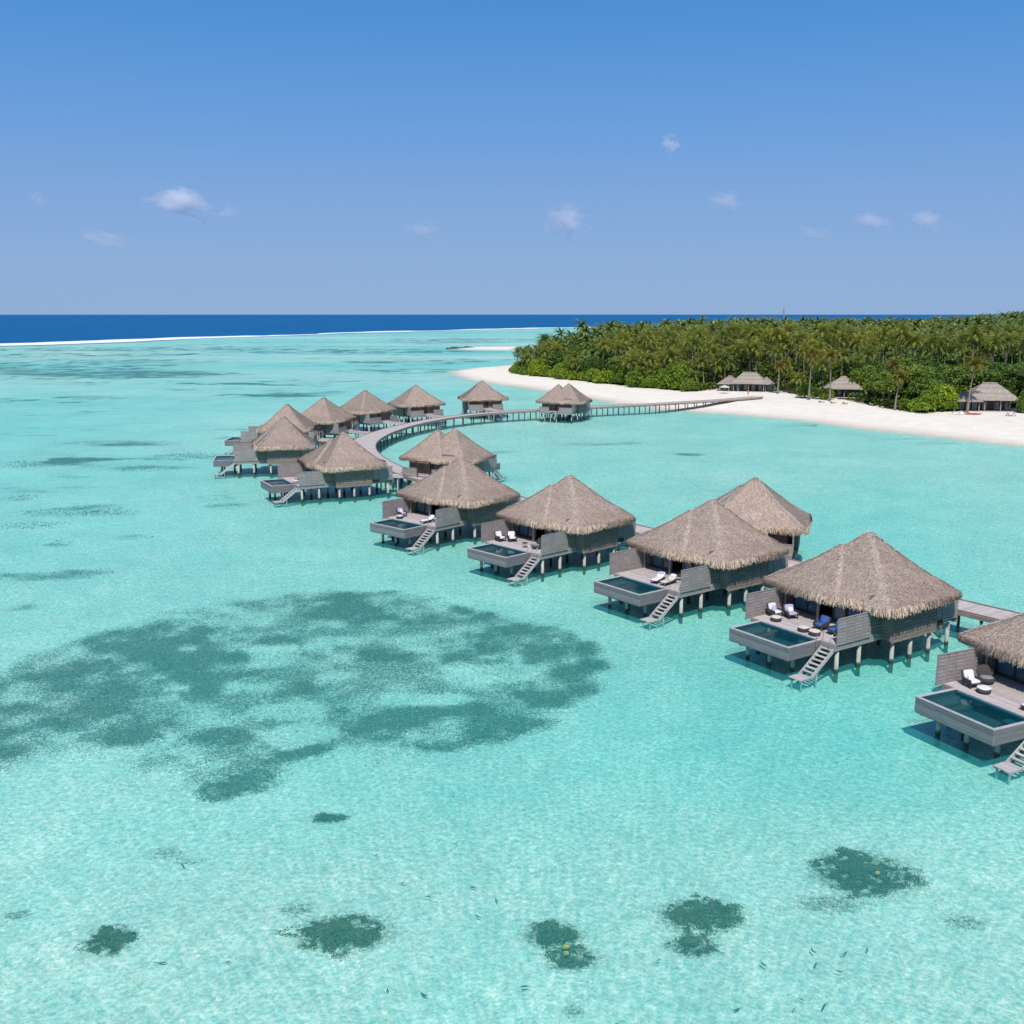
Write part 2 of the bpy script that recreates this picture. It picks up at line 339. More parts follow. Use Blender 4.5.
def land_z(x, y):
    w = (fbm(x / 14, y / 14, 31, 3) - .5) * 5
    d = poly_sd(x, y, SHORE) + w
    z = np.where(d < 0, np.maximum(d * .075, -4), np.minimum(d * .085, 1.55))
    r = 5.5 * sstep(.40, .52, x / np.maximum(y, 1)) * sstep(420, 720, y)
    # the far sandbank beyond the tip
    sb = 1 - ((x + 8) / 34) ** 2 - ((y - 800) / 36) ** 2
    z = np.maximum(z, np.clip(sb * 1.2, -4, .8))
    return z + r
def lagoon_depth(x, y):
    d = .50 + .26 * (fbm(x / 60, y / 60, 5, 4) - .5) + .10 * (fbm(x / 12, y / 12, 8, 3) - .5)
    d = d + .04 * sstep(-15, -90, x) * sstep(420, 160, y) - .10 * sstep(66, 40, y)
    d = d + .14 * np.exp(-((x - .38 * y + 2) / 16) ** 2) * sstep(45, 60, y) * sstep(190, 130, y)
    d = d + sstep(250, 600, y) * (.75 * (fbm(x / 260, y / 90, 12, 4) - .47))
    return np.maximum(d, .18)
nA, nR = 760, 640
th = np.linspace(R(-52), R(52), nA); rr = np.geomspace(8, 3600, nR)
T, RR = np.meshgrid(th, rr); GX = RR * np.sin(T); GY = RR * np.cos(T)
LZ = land_z(GX, GY); SB = -lagoon_depth(GX, GY); SZ = np.maximum(LZ, SB)
# smooth blend between the beach foot and the sea floor
GRASS_E = [(-84.2,189.2,11.2,6),(-59.1,144.3,4.3,3),(-74.4,152.4,3,2.6),(-61.1,140.6,8.4,2.9),(-63.3,131.7,4.6,2.6),(-45.6,152.3,3.8,2.5),(-62.9,198.5,7.8,5),(-84.1,218.7,12.9,5),(-50.9,104.9,6.3,1.7),(-45.5,107,3.8,1.3),(-55,121.6,2.2,1.7),(-65.2,182.7,7.2,3.6),(-41.6,145.8,3.2,2.3),(-47.5,124.4,2.5,1.7),(-147.8,336,22.9,11),(-103.7,408.4,23.8,10),(-249.1,560,70,62),(-44.6,502.6,43,22),(-127.2,771,103,40),(-43.7,1094,83,90),(-73.6,357.1,27.8,10),(-1.4,202.6,3.2,3),(35.2,201.2,3.0,2.4),(16.7,218.5,10.7,3.4),(89.9,222,16,4.5),(68.5,256,15.3,3.8),(-48,607.9,46.9,30),(-282.7,814.8,124.9,50),(-180.7,477.4,46,24),(-46.7,93.4,1.6,1.3),(-3,620,30,12),(-300,700,90,40)]
GRASS_E = [tuple(v * .972 for v in e) for e in GRASS_E]
FG = np.zeros_like(GX)
for (cx, cy, ax, ay) in GRASS_E:
    q = ((GX - cx) / (ax * 1.35)) ** 2 + ((GY - cy) / (ay * 1.5)) ** 2
    FG = np.maximum(FG, .42 * np.clip(1.15 - q, 0, 1))
nz = fbm(GX / 9, GY / 3.5, 77, 4); nz2 = fbm(GX / 40, GY / 16, 55, 4)
FG = FG * np.clip((nz - .25) * 2.4, 0, 1.1)
left = sstep(-25, -70, GX) * sstep(90, 120, GY)
FG = FG + left * np.clip(nz2 * nz * 2.2 - .72, 0, .3) + sstep(250, 500, GY) * np.clip(fbm(GX / 200, GY / 60, 91, 3) - .55, 0, .5) * .8 * (GX < 40)
BED = [(-41.3,72.6),(-40.4,77),(-39,84.6),(-33.8,92),(-26.9,97.9),(-18.5,100.9),(-11.3,100.1),(-6,95.4),(.7,91.1),(5.1,86),(7.2,79.4),(8,72.6),(5.6,69.6),(2,67.2),(-.8,64.3),(-4.7,62.7),(-7,59.7),(-9.5,59.7),(-12,59.6),(-13,57),(-19,56),(-21.5,58.5),(-26.3,59.5),(-30.5,58.4),(-34.9,57.7),(-44,56)]
DENSE = [(-23,63.5,7,3.2),(-14.5,61.5,3,1.6),(-30.7,71.9,11.5,10),(-27.6,82.6,11.5,8.5),(-10.7,94.4,12,6.6),(.7,81.4,8.0,8.4),(-4.9,66.2,8.2,4.0),(-36,63,7,5),(-37.5,67.8,4.2,8),(-16.4,57.7,2.5,2.2),(-21.8,77.5,2.1,1.9),(-16,73.3,3.3,2.0),(-10.9,80.7,3.5,2.4),(-11.7,67.8,1.4,2),(-6.5,72.7,1.6,1.3),(-3.6,84.7,2.6,1.8),(3,72.5,4,3.2)]
LIGHTE = [(-20.6,80.8,2.8,3),(-14.1,63.9,3.3,1.4),(-15.6,68.3,3,2.2),(-6.7,70.8,3.4,2.6),(-2,76,4,3)]
K_ = .962
BED = [(a * K_, b * K_) for a, b in BED]; DENSE = [tuple(v * K_ for v in e) for e in DENSE]; LIGHTE = [tuple(v * K_ for v in e) for e in LIGHTE]
def bed_density(x, y):
    wx = x + (fbm(x / 3.5, y / 3.5, 201, 3) - .5) * 4; wy = y + (fbm(x / 3.5, y / 3.5, 211, 3) - .5) * 4
    sdv = poly_sd(wx, wy, BED); f = .60 * sstep(-1.5, 3, sdv)
    for (cx, cy, ax, ay) in DENSE:
        q = ((wx - cx) / ax) ** 2 + ((wy - cy) / ay) ** 2; f = np.maximum(f, .82 * sstep(1.25, .55, q) * (sstep(-1.8, .8, sdv) if ax > 3 else 1))
    for (cx, cy, ax, ay) in LIGHTE:
        q = ((wx - cx) / ax) ** 2 + ((wy - cy) / ay) ** 2; f = f * (1 - .55 * sstep(1.2, .4, q))
    n = fbm(x / 2.2, y / 2.2, 301, 4); return f * np.clip(.70 + (n - .40) * 1.7, .32, 1.05)
near = (GY < 110) & (GX < 14)
bd = np.zeros_like(GX); bd[near] = bed_density(GX[near], GY[near])
FG = np.maximum(FG, bd * .56) * (LZ < -.25)
CORAL = [(17.5, 46.8, 2.3, 1.9), (8.7, 43.1, 1.7, 1.25), (8.0, 40.7, 1.05, .75), (1.8, 41.6, 1.2, .9), (2.6, 39.9, 1.05, .8), (-7.6, 41.7, 1.95, 1.35), (-17.9, 41.2, 1.0, 1.0), (-10.2, 52.6, .95, .6)]
FAINT = [(-22.2, 41.6, .7, .5), (-17.4, 47.0, .9, .6), (-9.8, 42.0, .8, .6), (-16.0, 46.2, .8, .3), (2.4, 35.2, .5, .4), (14.5, 42.5, 1.8, .8), (20, 41, 1.0, .6)]
CORAL = [tuple(v * .965 for v in e) for e in CORAL]
for (cx, cy, ax, ay) in FAINT:
    q = ((GX - cx) / (ax * 1.4)) ** 2 + ((GY - cy) / (ay * 1.4)) ** 2; FG = np.maximum(FG, .34 * np.clip(1.1 - q, 0, 1))
for (cx, cy, ax, ay) in CORAL:
    q = ((GX - cx) / (ax * 1.5)) ** 2 + ((GY - cy) / (ay * 1.5)) ** 2; FG = np.maximum(FG, .4 * np.clip(1.2 - q, 0, 1))
idx = np.arange(nA * nR).reshape(nR, nA)
Q = np.stack([idx[:-1, :-1], idx[:-1, 1:], idx[1:, 1:], idx[1:, :-1]], -1).reshape(-1, 4)
Vt = np.stack([GX, GY, SZ], -1).reshape(-1, 3)
FSD = poly_sd(GX, GY, FOREST)
fz = LZ.ravel()[Q].max(1); ff = FSD.ravel()[Q].min(1)
lagr = np.array(REEFC)
def sub_mesh(name, sel, mat, attrs):
    q = Q[sel]; u, inv = np.unique(q, return_inverse=True)
    me = np_mesh(name, Vt[u], inv.reshape(-1, 4), True, {k: a.ravel()[u] for k, a in attrs.items()})
    return add_obj(name, me, mat)
ocean_side = poly_sd(GX, GY, REEFC + [(2600, 2700), (9000, 9000), (-9000, 9000), (-9000, -600)])
os_ = ocean_side.ravel()[Q].min(1) > 45
land = fz > -.3; forest = land & (ff > 1.5)
tag(sub_mesh("seabed", ~land & ~os_, SEABED, dict(grass=FG)), kind="structure")
tag(sub_mesh("sand_beach", land & ~forest, SAND, dict(grass=FG)), kind="structure")
SOIL = plain("forest_soil", (.055, .048, .03), .95, .5, .6)
tag(sub_mesh("forest_floor", forest, SOIL, dict(grass=FG)), kind="structure")
# water surface, dropped where the land stands well above it
DEP = np.clip(-SZ, 0, 1.1) / 1.1
Vw = np.stack([GX, GY, np.zeros_like(GX)], -1).reshape(-1, 3)
wsel = (LZ.ravel()[Q].min(1) < .35) & (ocean_side.ravel()[Q].min(1) < 0)
q = Q[wsel]; u, inv = np.unique(q, return_inverse=True)
me = np_mesh("lagoon_water", Vw[u], inv.reshape(-1, 4), True, {"depth": DEP.ravel()[u]})
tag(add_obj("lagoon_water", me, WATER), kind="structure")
# deep ocean beyond the reef edge, out to the horizon
rc = spline(REEFC, 12); nrc = len(rc); far = 45000
ov = []; of = []; steps = [0, .004, .02, .08, .3, 1]
for p in rc:
    dirn = Vector((p.x - 200, p.y + 1500, 0)).normalized()
    e = Vector((p.x, p.y, 0)) + dirn * far
    for s_ in steps: ov.append((p.x + (e.x - p.x) * s_, p.y + (e.y - p.y) * s_, .02))
ns = len(steps)
for i in range(nrc - 1):
    for k in range(ns - 1): of.append((i * ns + k, (i + 1) * ns + k, (i + 1) * ns + k + 1, i * ns + k + 1))
tag(add_obj("ocean", np_mesh("ocean", ov, of), OCEAN), kind="structure")
# breaking surf along the reef edge: uneven low swell crests of foam
def surf(name, rcs, wide, seed):
    v = []; f = []; prof = [(-.5, .03), (-.3, .5), (0, 1.0), (.35, .45), (.5, .03)]
    n = len(rcs); ts = np.arange(n) * 1.0
    w1 = fbm(ts / 14, ts * 0, seed, 4); w2 = fbm(ts / 5, ts * 0 + 9, seed + 5, 3)
    for i, p in enumerate(rcs):
        a = rcs[max(i - 1, 0)]; b = rcs[min(i + 1, n - 1)]; t = (b - a).normalized(); nn = Vector((-t.y, t.x, 0))
        w = max(wide * .35, wide * (.15 + 2.2 * (w1[i] - .28)) * (.55 + .9 * w2[i])) ; off = (w2[i] - .5) * wide * .8
        for s_, hz in prof:
            qv = p + nn * (off + s_ * w); v.append((qv.x, qv.y, .05 + hz * 1.1 * min(1, w / wide)))
    k = len(prof)
    for i in range(n - 1):
        for j in range(k - 1): f.append((i * k + j, (i + 1) * k + j, (i + 1) * k + j + 1, i * k + j + 1))
    tag(add_obj(name, np_mesh(name, v, f, True), FOAM), kind="structure")
surf("reef_surf", rc, 42, 401)

# ------------------------------------------------------------------ sea grass bed and coral
def clumps(xs, ys, zs, size, hmax, seed, blades=3):
    r = np.random.default_rng(seed); n = len(xs); V = []; F = []
    for b in range(blades):
        a = r.uniform(0, 2 * np.pi, n); L = size * r.uniform(.5, 1.3, n); W = L * r.uniform(.25, .6, n)
        ca, sa = np.cos(a), np.sin(a); h = r.uniform(.15, 1, n) * hmax
        p0 = np.stack([xs - ca * L * .4, ys - sa * L * .4, zs], -1); p2 = np.stack([xs + ca * L * .6, ys + sa * L * .6, zs + h], -1)
        p1 = np.stack([xs - sa * W, ys + ca * W, zs + h * .6], -1); p3 = np.stack([xs + sa * W, ys - ca * W, zs + h * .4], -1)
        V.append(np.stack([p0, p1, p2, p3], 1).reshape(-1, 3)); F.append(np.arange(n * 4).reshape(-1, 4) + b * n * 4)
    return np.concatenate(V), np.concatenate(F)
SEAGRASS = leaf_mat("seagrass_blades", [(0, (.035, .06, .045)), (.5, (.10, .135, .095)), (.8, (.25, .27, .20)), (1, (.55, .56, .46))], 0, .1, .5)
CORALM = island_mat("coral_growth", [(0, (.035, .085, .055)), (.5, (.085, .135, .08)), (.8, (.19, .19, .11)), (1, (.36, .30, .18))], .9, 2.0, None, .7)
CORALO = plain("orange_coral", (.62, .36, .05), .8, 5, .4)
n0 = 420000; xs = rng.uniform(-46, 12, n0); ys = rng.uniform(52, 106, n0); bdn = bed_density(xs, ys); keep = rng.random(n0) < np.clip((bdn - .12) * .62, 0, 1)
xs, ys = xs[keep], ys[keep]; zs = -lagoon_depth(xs, ys)
V_, F_ = clumps(xs, ys, zs, .07, .07, 5, 2)
tag(add_obj("seagrass_bed", np_mesh("seagrass_bed", V_, F_), SEAGRASS), "wide ring-shaped bed of dark sea grass speckled over the pale sandy seabed", "sea grass", kind="stuff")
# thin scattered sea grass further out on the left
xs = rng.uniform(-110, -30, 90000); ys = rng.uniform(96, 240, 90000); d = np.zeros_like(xs)
for (cx, cy, ax, ay) in GRASS_E:
    q_ = ((xs - cx) / (ax * 1.1)) ** 2 + ((ys - cy) / (ay * 1.1)) ** 2; d = np.maximum(d, np.clip(1.2 - q_, 0, 1))
d *= np.clip((fbm(xs / 6, ys / 2.4, 71, 4) - .36) * 3.2, 0, 1); keep = rng.random(len(xs)) < d * .8; xs, ys = xs[keep], ys[keep]
V_, F_ = clumps(xs, ys, -lagoon_depth(xs, ys), .22, .12, 6, 2)
tag(add_obj("scattered_seagrass", np_mesh("scattered_seagrass", V_, F_), SEAGRASS), "small dark streaks of sea grass scattered over the lagoon left of the villas", "sea grass", kind="stuff")
CLAB = ["dark oval coral patch with one orange tip in the right foreground shallows", "large brown topped coral patch in the centre right foreground, upper part of a hooked pair",
        "narrow green coral patch trailing below the large brown topped one", "small dark coral patch above the one with two orange tips", "small coral patch with two orange tips at the bottom centre",
        "wide ragged coral patch alone in the lower left foreground", "small round coral patch nearest the lower left corner", "faint little coral patch just below the big sea grass bed"]
for i, (cx, cy, ax, ay) in enumerate(CORAL):
    zz = float(-lagoon_depth(np.array([cx]), np.array([cy]))[0])
    root = empty("coral_patch", (cx, cy, zz)); tag(root, CLAB[i], "coral", "coral patches on the foreground seabed")
    n = int(15000 * ax * ay * (.4 if i == 7 else 1)); a = rng.uniform(0, 2 * np.pi, n); rad = rng.random(n) ** .58
    wob = 1.12 + .75 * (fbm(np.cos(a) * 2 + 9 * i, np.sin(a) * 2 + 9, 500 + i, 3) - .5) * 2
    x_ = np.cos(a) * rad * ax * wob; y_ = np.sin(a) * rad * ay * wob
    kp = rng.random(n) < np.clip(1.45 - 1.4 * rad, 0, 1) * np.clip((fbm(x_ * 2.4 + 20, y_ * 2.4 + 20, 520 + i, 4) - .36) * 5, .0, 1); x_, y_, rad = x_[kp], y_[kp], rad[kp]
    big = 1 if ax > .8 else .7
    V_, F_ = clumps(x_, y_, np.clip(1 - rad, 0, 1) * .16 * big - .02, .045, .06, 60 + i, 3)
    add_obj("coral_growth", np_mesh("coral_growth", V_, F_), CORALM, root)
    for (ox, oy) in {0: [(.55, -.55)], 4: [(-.25, .3), (-.3, -.15)]}.get(i, []):
        mb = MB()
        for k in range(4): mb.soft(ox + random.uniform(-.08, .08) - .09, ox + .09 + random.uniform(-.06, .1), oy - .06, oy + .07, .2, .42, 2, 8, 5)
        mb.build("coral_head", CORALO, root, smooth=True)
FISHM = plain("fish_skin", (.06, .10, .095), .5)
fm = MB()
for sgn in (1,):
    fm.tube([(-.24, .03, 0), (-.16, .0, 0), (-.04, -.02, 0), (.1, -.01, 0), (.2, .03, 0), (.25, .05, 0)], [.008, .03, .045, .042, .028, .01], 8)
    fm._add([(-.23, .03, 0), (-.34, .09, .05), (-.31, .05, 0), (-.34, .08, -.05)], [(0, 1, 2), (0, 2, 3)])
    fm._add([(-.05, -.02, .04), (.08, -.01, .04), (-.06, -.02, .09)], [(0, 1, 2)])
FISH = [(6.5,48.5),(5.7,37.6),(-1.9,43.5),(-1.1,42.6),(-.4,40.9),(-.9,42.1),(14.0,37.8),(14.6,37.6),(12.9,37.3),(11.3,36.4),(9.4,35.6),(8.8,36.0),(12.9,36.3),(10.5,37.5),(-2.5,36.1),(-3.4,37.1),(3.6,34.9),(.2,34.9),(11.8,39.9),(12.6,38.8),(-.9,48.9),(-3.2,45.4),(-4.6,45.2),(-15.3,45.9),(-11.6,38.0),(-13.4,36.9),(15.7,46.0),(-5.4,51.9),(21.9,57.4)]
f0 = None  # one fish, then copies
for i, (x, y) in enumerate(FISH):
    if f0 is None: o = f0 = fm.build("reef_fish", FISHM, smooth=True)
    else: o = f0.copy(); col.objects.link(o)
    o.location = (x + random.uniform(-2.2, 2.2), y + random.uniform(-1.5, 1.5), -.18 + random.uniform(-.08, .08)); o.rotation_euler = (0, 0, random.uniform(0, 6.3)); s = random.uniform(.4, .8); o.scale = (s, s, s)
    tag(o, "small dark slender fish swimming over pale sand in the foreground shallows", "fish", "small dark fish in the shallows")

# ------------------------------------------------------------------ villa
def pyr(x, y, P):
    x0, x1, y0, y1, cx, cy, za = P; ze = 4.85; p = 11.0
    tx = np.where(x > cx, (x - cx) / (x1 - cx), (cx - x) / (cx - x0)); ty = np.where(y > cy, (y - cy) / (y1 - cy), (cy - y) / (cy - y0))
    t = (np.abs(tx) ** p + np.abs(ty) ** p) ** (1 / p)
    tt = np.where(t < 1, t - .05 * np.sin(np.pi * np.clip(t, 0, 1)) * -1, t)
    tt = np.sqrt(np.clip(tt, 0, 9) ** 2 + .0009) 
    return za - (za - ze) * tt, t, tx, ty
def make_roof(LOBES, root, my):
    c = np.array([np.mean([l[4] for l in LOBES]), np.mean([l[5] for l in LOBES])])
    def H(x, y): return np.max([pyr(x, y, l)[0] for l in LOBES], 0)
    def Tm(x, y): return np.min([pyr(x, y, l)[1] for l in LOBES], 0)
    na, nr = 260, 46; an = np.linspace(0, 2 * np.pi, na, endpoint=False); ca, sa = np.cos(an), np.sin(an)
    rb = np.zeros(na); rs = np.linspace(0, 12, 1600)
    for i in range(na):
        t = Tm(c[0] + ca[i] * rs, c[1] + sa[i] * rs); rb[i] = rs[np.where(t <= 1)[0].max()]
    V = []; 
    for k in range(nr):
        f = k / (nr - 1); x = c[0] + ca * rb * f; y = c[1] + sa * rb * f
        z = H(x, y) + .16 * (fbm(x * 1.1 + 40, y * 1.1 + 40, 700, 3) - .5); V.append(np.stack([x, y, z], -1))
    zl = V[-1][:, 2]; wv = .14 * (fbm(np.arange(na) / 4., np.zeros(na), 66, 3) - .5)
    for dr, dz in ((.16, -.10), (.22, -.26), (.16, -.44), (-.12, -.5), (-.8, -.22), (-3.0, .9)):
        V.append(np.stack([c[0] + ca * (rb + dr), c[1] + sa * (rb + dr), zl + dz + (wv if dr > -.5 else 0)], -1))
    m = len(V); V = np.concatenate(V)
    if my: V[:, 1] *= -1
    F = [(k * na + i, k * na + (i + 1) % na, (k + 1) * na + (i + 1) % na, (k + 1) * na + i) for k in range(m - 1) for i in range(na)]
    roof = add_obj("thatched_roof", np_mesh("thatched_roof", V, F, True), THATCH_BASE, root)
    def tufts(x, y, L, W, lift, name, mat, spread=.25, cross=False):
        n = len(x); e = .04; z = H(x, y); gx = (H(x + e, y) - H(x - e, y)) / (2 * e); gy = (H(x, y + e) - H(x, y - e)) / (2 * e)
        z = z + .16 * (fbm(x * 1.1 + 40, y * 1.1 + 40, 700, 3) - .5)
        g = np.sqrt(gx ** 2 + gy ** 2) + 1e-6; dx, dy = -gx / g, -gy / g
        a = rng.normal(0, spread, n); dx, dy = dx * np.cos(a) - dy * np.sin(a), dx * np.sin(a) + dy * np.cos(a)
        s = gx * dx + gy * dy; nn = np.stack([-gx, -gy, np.ones(n)], -1); nn /= np.linalg.norm(nn, axis=1)[:, None]
        d = np.stack([dx, dy, s], -1); d /= np.linalg.norm(d, axis=1)[:, None]; w = np.cross(nn, d)
        P = np.stack([x, y, z], -1); L = L * rng.uniform(.6, 1.3, n)[:, None]; W = W * rng.uniform(.5, 1.4, n)[:, None]; lf = (lift * rng.uniform(.3, 1.3, n))[:, None]
        a0 = P + nn * .012 - w * W; a1 = P + nn * .012 + w * W; b1 = P + d * L + nn * lf + w * W * .5; b0 = P + d * L + nn * lf - w * W * .5
        VV = np.stack([a0, a1, b1, b0], 1).reshape(-1, 3)
        if my: VV[:, 1] *= -1
        add_obj(name, np_mesh(name, VV, np.arange(n * 4).reshape(-1, 4)), mat, roof)
    X0 = min(l[0] for l in LOBES); X1 = max(l[1] for l in LOBES); Y0 = min(l[2] for l in LOBES); Y1 = max(l[3] for l in LOBES)
    x = rng.uniform(X0, X1, 75000); y = rng.uniform(Y0, Y1, 75000); k = Tm(x, y) < .985; x, y = x[k], y[k]
    tufts(x, y, .24, .030, .045, "thatch_layer", THATCH)
    # pale caps along the hips of each pyramid
    x = rng.uniform(X0, X1, 150000); y = rng.uniform(Y0, Y1, 150000); hh = [pyr(x, y, l) for l in LOBES]; top = np.argmax([h[0] for h in hh], 0); sel = np.zeros(len(x), bool)
    for i, l in enumerate(LOBES):
        _, t, tx, ty = hh[i]; near_ = np.abs(np.abs(tx) - np.abs(ty)) * 4.6 < .17 * rng.uniform(.0, 1.3, len(x)); sel |= (top == i) & near_ & (t < .98)
    tufts(x[sel], y[sel], .2, .032, .07, "hip_cap", THATCH_CAP, .9)
    # eave fringe
    n = 7000; a = rng.uniform(0, 2 * np.pi, n); ri = np.interp(a, np.append(an, 2 * np.pi), np.append(rb, rb[0])) + rng.uniform(-.1, .26, n)
    zi = np.interp(a, np.append(an, 2 * np.pi), np.append(zl, zl[0])); x = c[0] + np.cos(a) * ri; y = c[1] + np.sin(a) * ri
    z0 = zi + rng.uniform(-.28, .08, n); L = rng.uniform(.25, .52, n); w = rng.uniform(.02, .06, n); out = rng.uniform(-.04, .16, n)
    tx, ty = -np.sin(a), np.cos(a); sk = rng.normal(0, .06, n)
    P0 = np.stack([x - tx * w, y - ty * w, z0], -1); P1 = np.stack([x + tx * w, y + ty * w, z0], -1)
    P2 = np.stack([x + np.cos(a) * out + tx * (w * .4 + sk), y + np.sin(a) * out + ty * (w * .4 + sk), z0 - L], -1); P3 = np.stack([x + np.cos(a) * out + tx * (sk - w * .4), y + np.sin(a) * out + ty * (sk - w * .4), z0 - L], -1)
    VV = np.stack([P0, P1, P2, P3], 1).reshape(-1, 3)
    if my: VV[:, 1] *= -1
    add_obj("eave_fringe", np_mesh("eave_fringe", VV, np.arange(n * 4).reshape(-1, 4)), THATCH_FRINGE, roof)

def slat_wall(mb, p0, p1, z0, z1, th=.075, h=.23, gap=.06, post=.9, pw=.05):
    """horizontal boards with posts between two ground points"""
    p0, p1 = Vector((*p0, 0)), Vector((*p1, 0)); d = (p1 - p0); L = d.length; d.normalize(); n = Vector((-d.y, d.x, 0))
    k = int((z1 - z0) / h); hh = (z1 - z0) / k; np_ = max(1, round(L / post)); seg = L / np_
    for j in range(np_):
        for i in range(k):
            zc = z0 + (i + .5) * hh; j2 = random.uniform(-.006, .006)
            mb.beam(p0 + d * (j * seg + .07) + n * j2 + Vector((0, 0, zc)), p0 + d * ((j + 1) * seg - .07) + n * j2 + Vector((0, 0, zc)), th, hh - gap)
    mb.beam(p0 + Vector((0, 0, (z0 + z1) / 2)), p1 + Vector((0, 0, (z0 + z1) / 2)), .014, z1 - z0)
    for j in range(np_ + 1):
        q_ = p0 + d * (seg * j); mb.beam(q_ + Vector((0, 0, z0 - .05)), q_ + Vector((0, 0, z1 + .04)), pw, pw)
    mb.beam(p0 + Vector((0, 0, z1 + .05)), p1 + Vector((0, 0, z1 + .05)), .12, .05)

DZ = 2.4
def make_villa(LOBES, my):
    root = empty("overwater_villa")
    make_roof(LOBES, root, my)
    ym = 6.8
    # deck
    mb = MB(); x = 3.45
    while x < 8.0: mb.box(x, x + .165, -1.3, ym, DZ - .05, DZ); x += .18
    d = mb.build("deck", DECKWOOD, root, my)
    mb = MB(); x = 15.5
    while x < 17.3: mb.box(x, x + .165, -1.9, ym - .6, DZ - .05, DZ); x += .18
    mb.build("entrance_deck", DECKWOOD, root, my)
    mb = MB()
    for (x0, x1, y0, y1) in ((3.42, 17.34, -1.34, -1.26), (3.42, 17.34, ym + .01, ym + .09), (17.34, 17.42, -1.94, ym + .09), (3.38, 3.44, 5.9, ym + .09), (3.38, 3.44, -1.34, -.02)):
        for i in range(3): mb.box(x0, x1, y0, y1, DZ - .55 + i * .17, DZ - .55 + i * .17 + .155)
    for y in np.arange(-.9, 6.6, 1.5): mb.box(3.5, 17.3, y, y + .12, DZ - .35, DZ - .06)
    for xx in (3.9, 6.4, 8.9, 11.5, 14.0, 16.6): mb.box(xx, xx + .16, -1.2, 6.7, DZ - .5, DZ - .36)
    mb.build("deck_frame", WOOD, root, my)
    # stilts
    spots = [(1.7, 1.0), (1.0, 4.8), (1.2, 2.8), (3.1, 4.6), (4.0, -1.1), (6.5, -1.1), (4.0, 6.5), (6.5, 6.5), (6.5, 2.7), (9.2, -2.0), (11.4, -2.0), (13.7, -2.0), (16.7, -1.6), (9, 2.7), (11.5, 2.7), (14, 2.7), (16.7, 3),
             (9, 6.5), (11.5, 6.5), (14, 6.5), (16.7, 6.3)]
    for (sx, sy) in spots:
        zt = 1.42 if sx < 3.2 else DZ - .5
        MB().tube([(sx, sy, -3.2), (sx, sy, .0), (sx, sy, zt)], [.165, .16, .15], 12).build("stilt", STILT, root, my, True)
    # pool
    mb = MB(); X0, X1, Y0, Y1, zb, zt = 0, 3.4, 0, 5.85, 1.42, 2.36
    for i in range(5):
        a = zb + i * (zt - zb) / 5; b = a + (zt - zb) / 5 - .012; j = random.uniform(0, .01)
        mb.box(X0 - j, X0 + .10, Y0, Y1, a, b); mb.box(X0 + .10, X1, Y0 - j, Y0 + .10, a, b); mb.box(X0 + .10, X1, Y1 - .10, Y1 + j, a, b)
    mb.box(X0 + .02, X1 + .35, Y0 + .02, Y1 - .02, zb - .06, zb - .003)
    pool = mb.build("plunge_pool", POOLWOOD, root, my)
    mb = MB(); r = .17
    mb.box(X0 - .03, X0 + r, Y0 - .03, Y1 + .03, zt, zt + .06); mb.box(X0 + r, X1, Y0 - .03, Y0 + r, zt, zt + .06); mb.box(X0 + r, X1, Y1 - r, Y1 + .03, zt, zt + .06)
    mb.box(X1 - .06, X1 + .1, Y0 + r, Y1 - r, zt - .02, zt + .05)
    mb.build("pool_rim", TRIM, pool, my)
    mb = MB()
    mb.box(X0 + .105, X0 + .30, Y0 + .105, Y1 - .105, zb + .05, zt - .09); mb.box(X0 + .30, X1 - .02, Y0 + .105, Y0 + .28, zb + .05, zt - .09)
    mb.box(X0 + .30, X1 - .02, Y1 - .28, Y1 - .105, zb + .05, zt - .09); mb.box(X1 - .25, X1 - .02, Y0 + .28, Y1 - .28, zb + .05, zt - .02)
    mb.box(X0 + .30, X1 - .25, Y0 + .28, Y1 - .28, zb + .02, zb + .12)
    mb.box(X0 + .30, X1 - .25, Y1 - 1.3, Y1 - .28, zb + .12, zt - .30); mb.box(X0 + .30, X1 - .25, Y1 - 1.7, Y1 - 1.3, zb + .12, zt - .55)
    mb.box(X1 - 1.0, X1 - .25, Y0 + .28, Y0 + 1.5, zb + .12, zt - .35)
    mb.build("pool_basin", POOLTILE, pool, my)
    pm = MB(); pm._add([(X0 + .29, Y0 + .27, zt - .12), (X1 - .24, Y0 + .27, zt - .12), (X1 - .24, Y1 - .27, zt - .12), (X0 + .29, Y1 - .27, zt - .12)], [(0, 1, 2, 3)]); pm.build("pool_surface", POOLWATER, pool, my)
    # privacy screens
    mb = MB(); slat_wall(mb, (2.9, ym + .15), (7.9, ym + .15), DZ - .1, DZ + 1.9); mb.build("privacy_screen", WOOD, root, my)
    mb = MB(); slat_wall(mb, (3.55, -1.42), (7.25, -1.42), DZ - .1, DZ + 1.85); mb.build("privacy_screen", WOOD, root, my)
    # walls
    mb = MB(); slat_wall(mb, (7.3, -1.25), (8.7, -1.25), DZ - .1, 5.4, .08, .25, .05, 1.4, .12); slat_wall(mb, (8.7, -1.25), (8.7, -2.2), DZ - .5, 5.2, .08, .25, .05, 1, .1)
    slat_wall(mb, (8.75, -2.3), (14.0, -2.3), DZ - .62, 5.0, .08, .25, .05, 1.05, .07); slat_wall(mb, (14.0, -2.3), (14.0, -1.3), DZ - .5, 5.2, .08, .25, .05, 1, .1)
    slat_wall(mb, (14.1, -1.3), (15.4, -1.3), DZ - .1, 5.4, .08, .2, .012, 1.05, .07)
    mb.build("wall", WALLWOOD, root, my)
    mb = MB(); slat_wall(mb, (14.15, -1.95), (17.3, -1.95), DZ - .1, DZ + 1.85); mb.build("privacy_screen", WOOD, root, my)
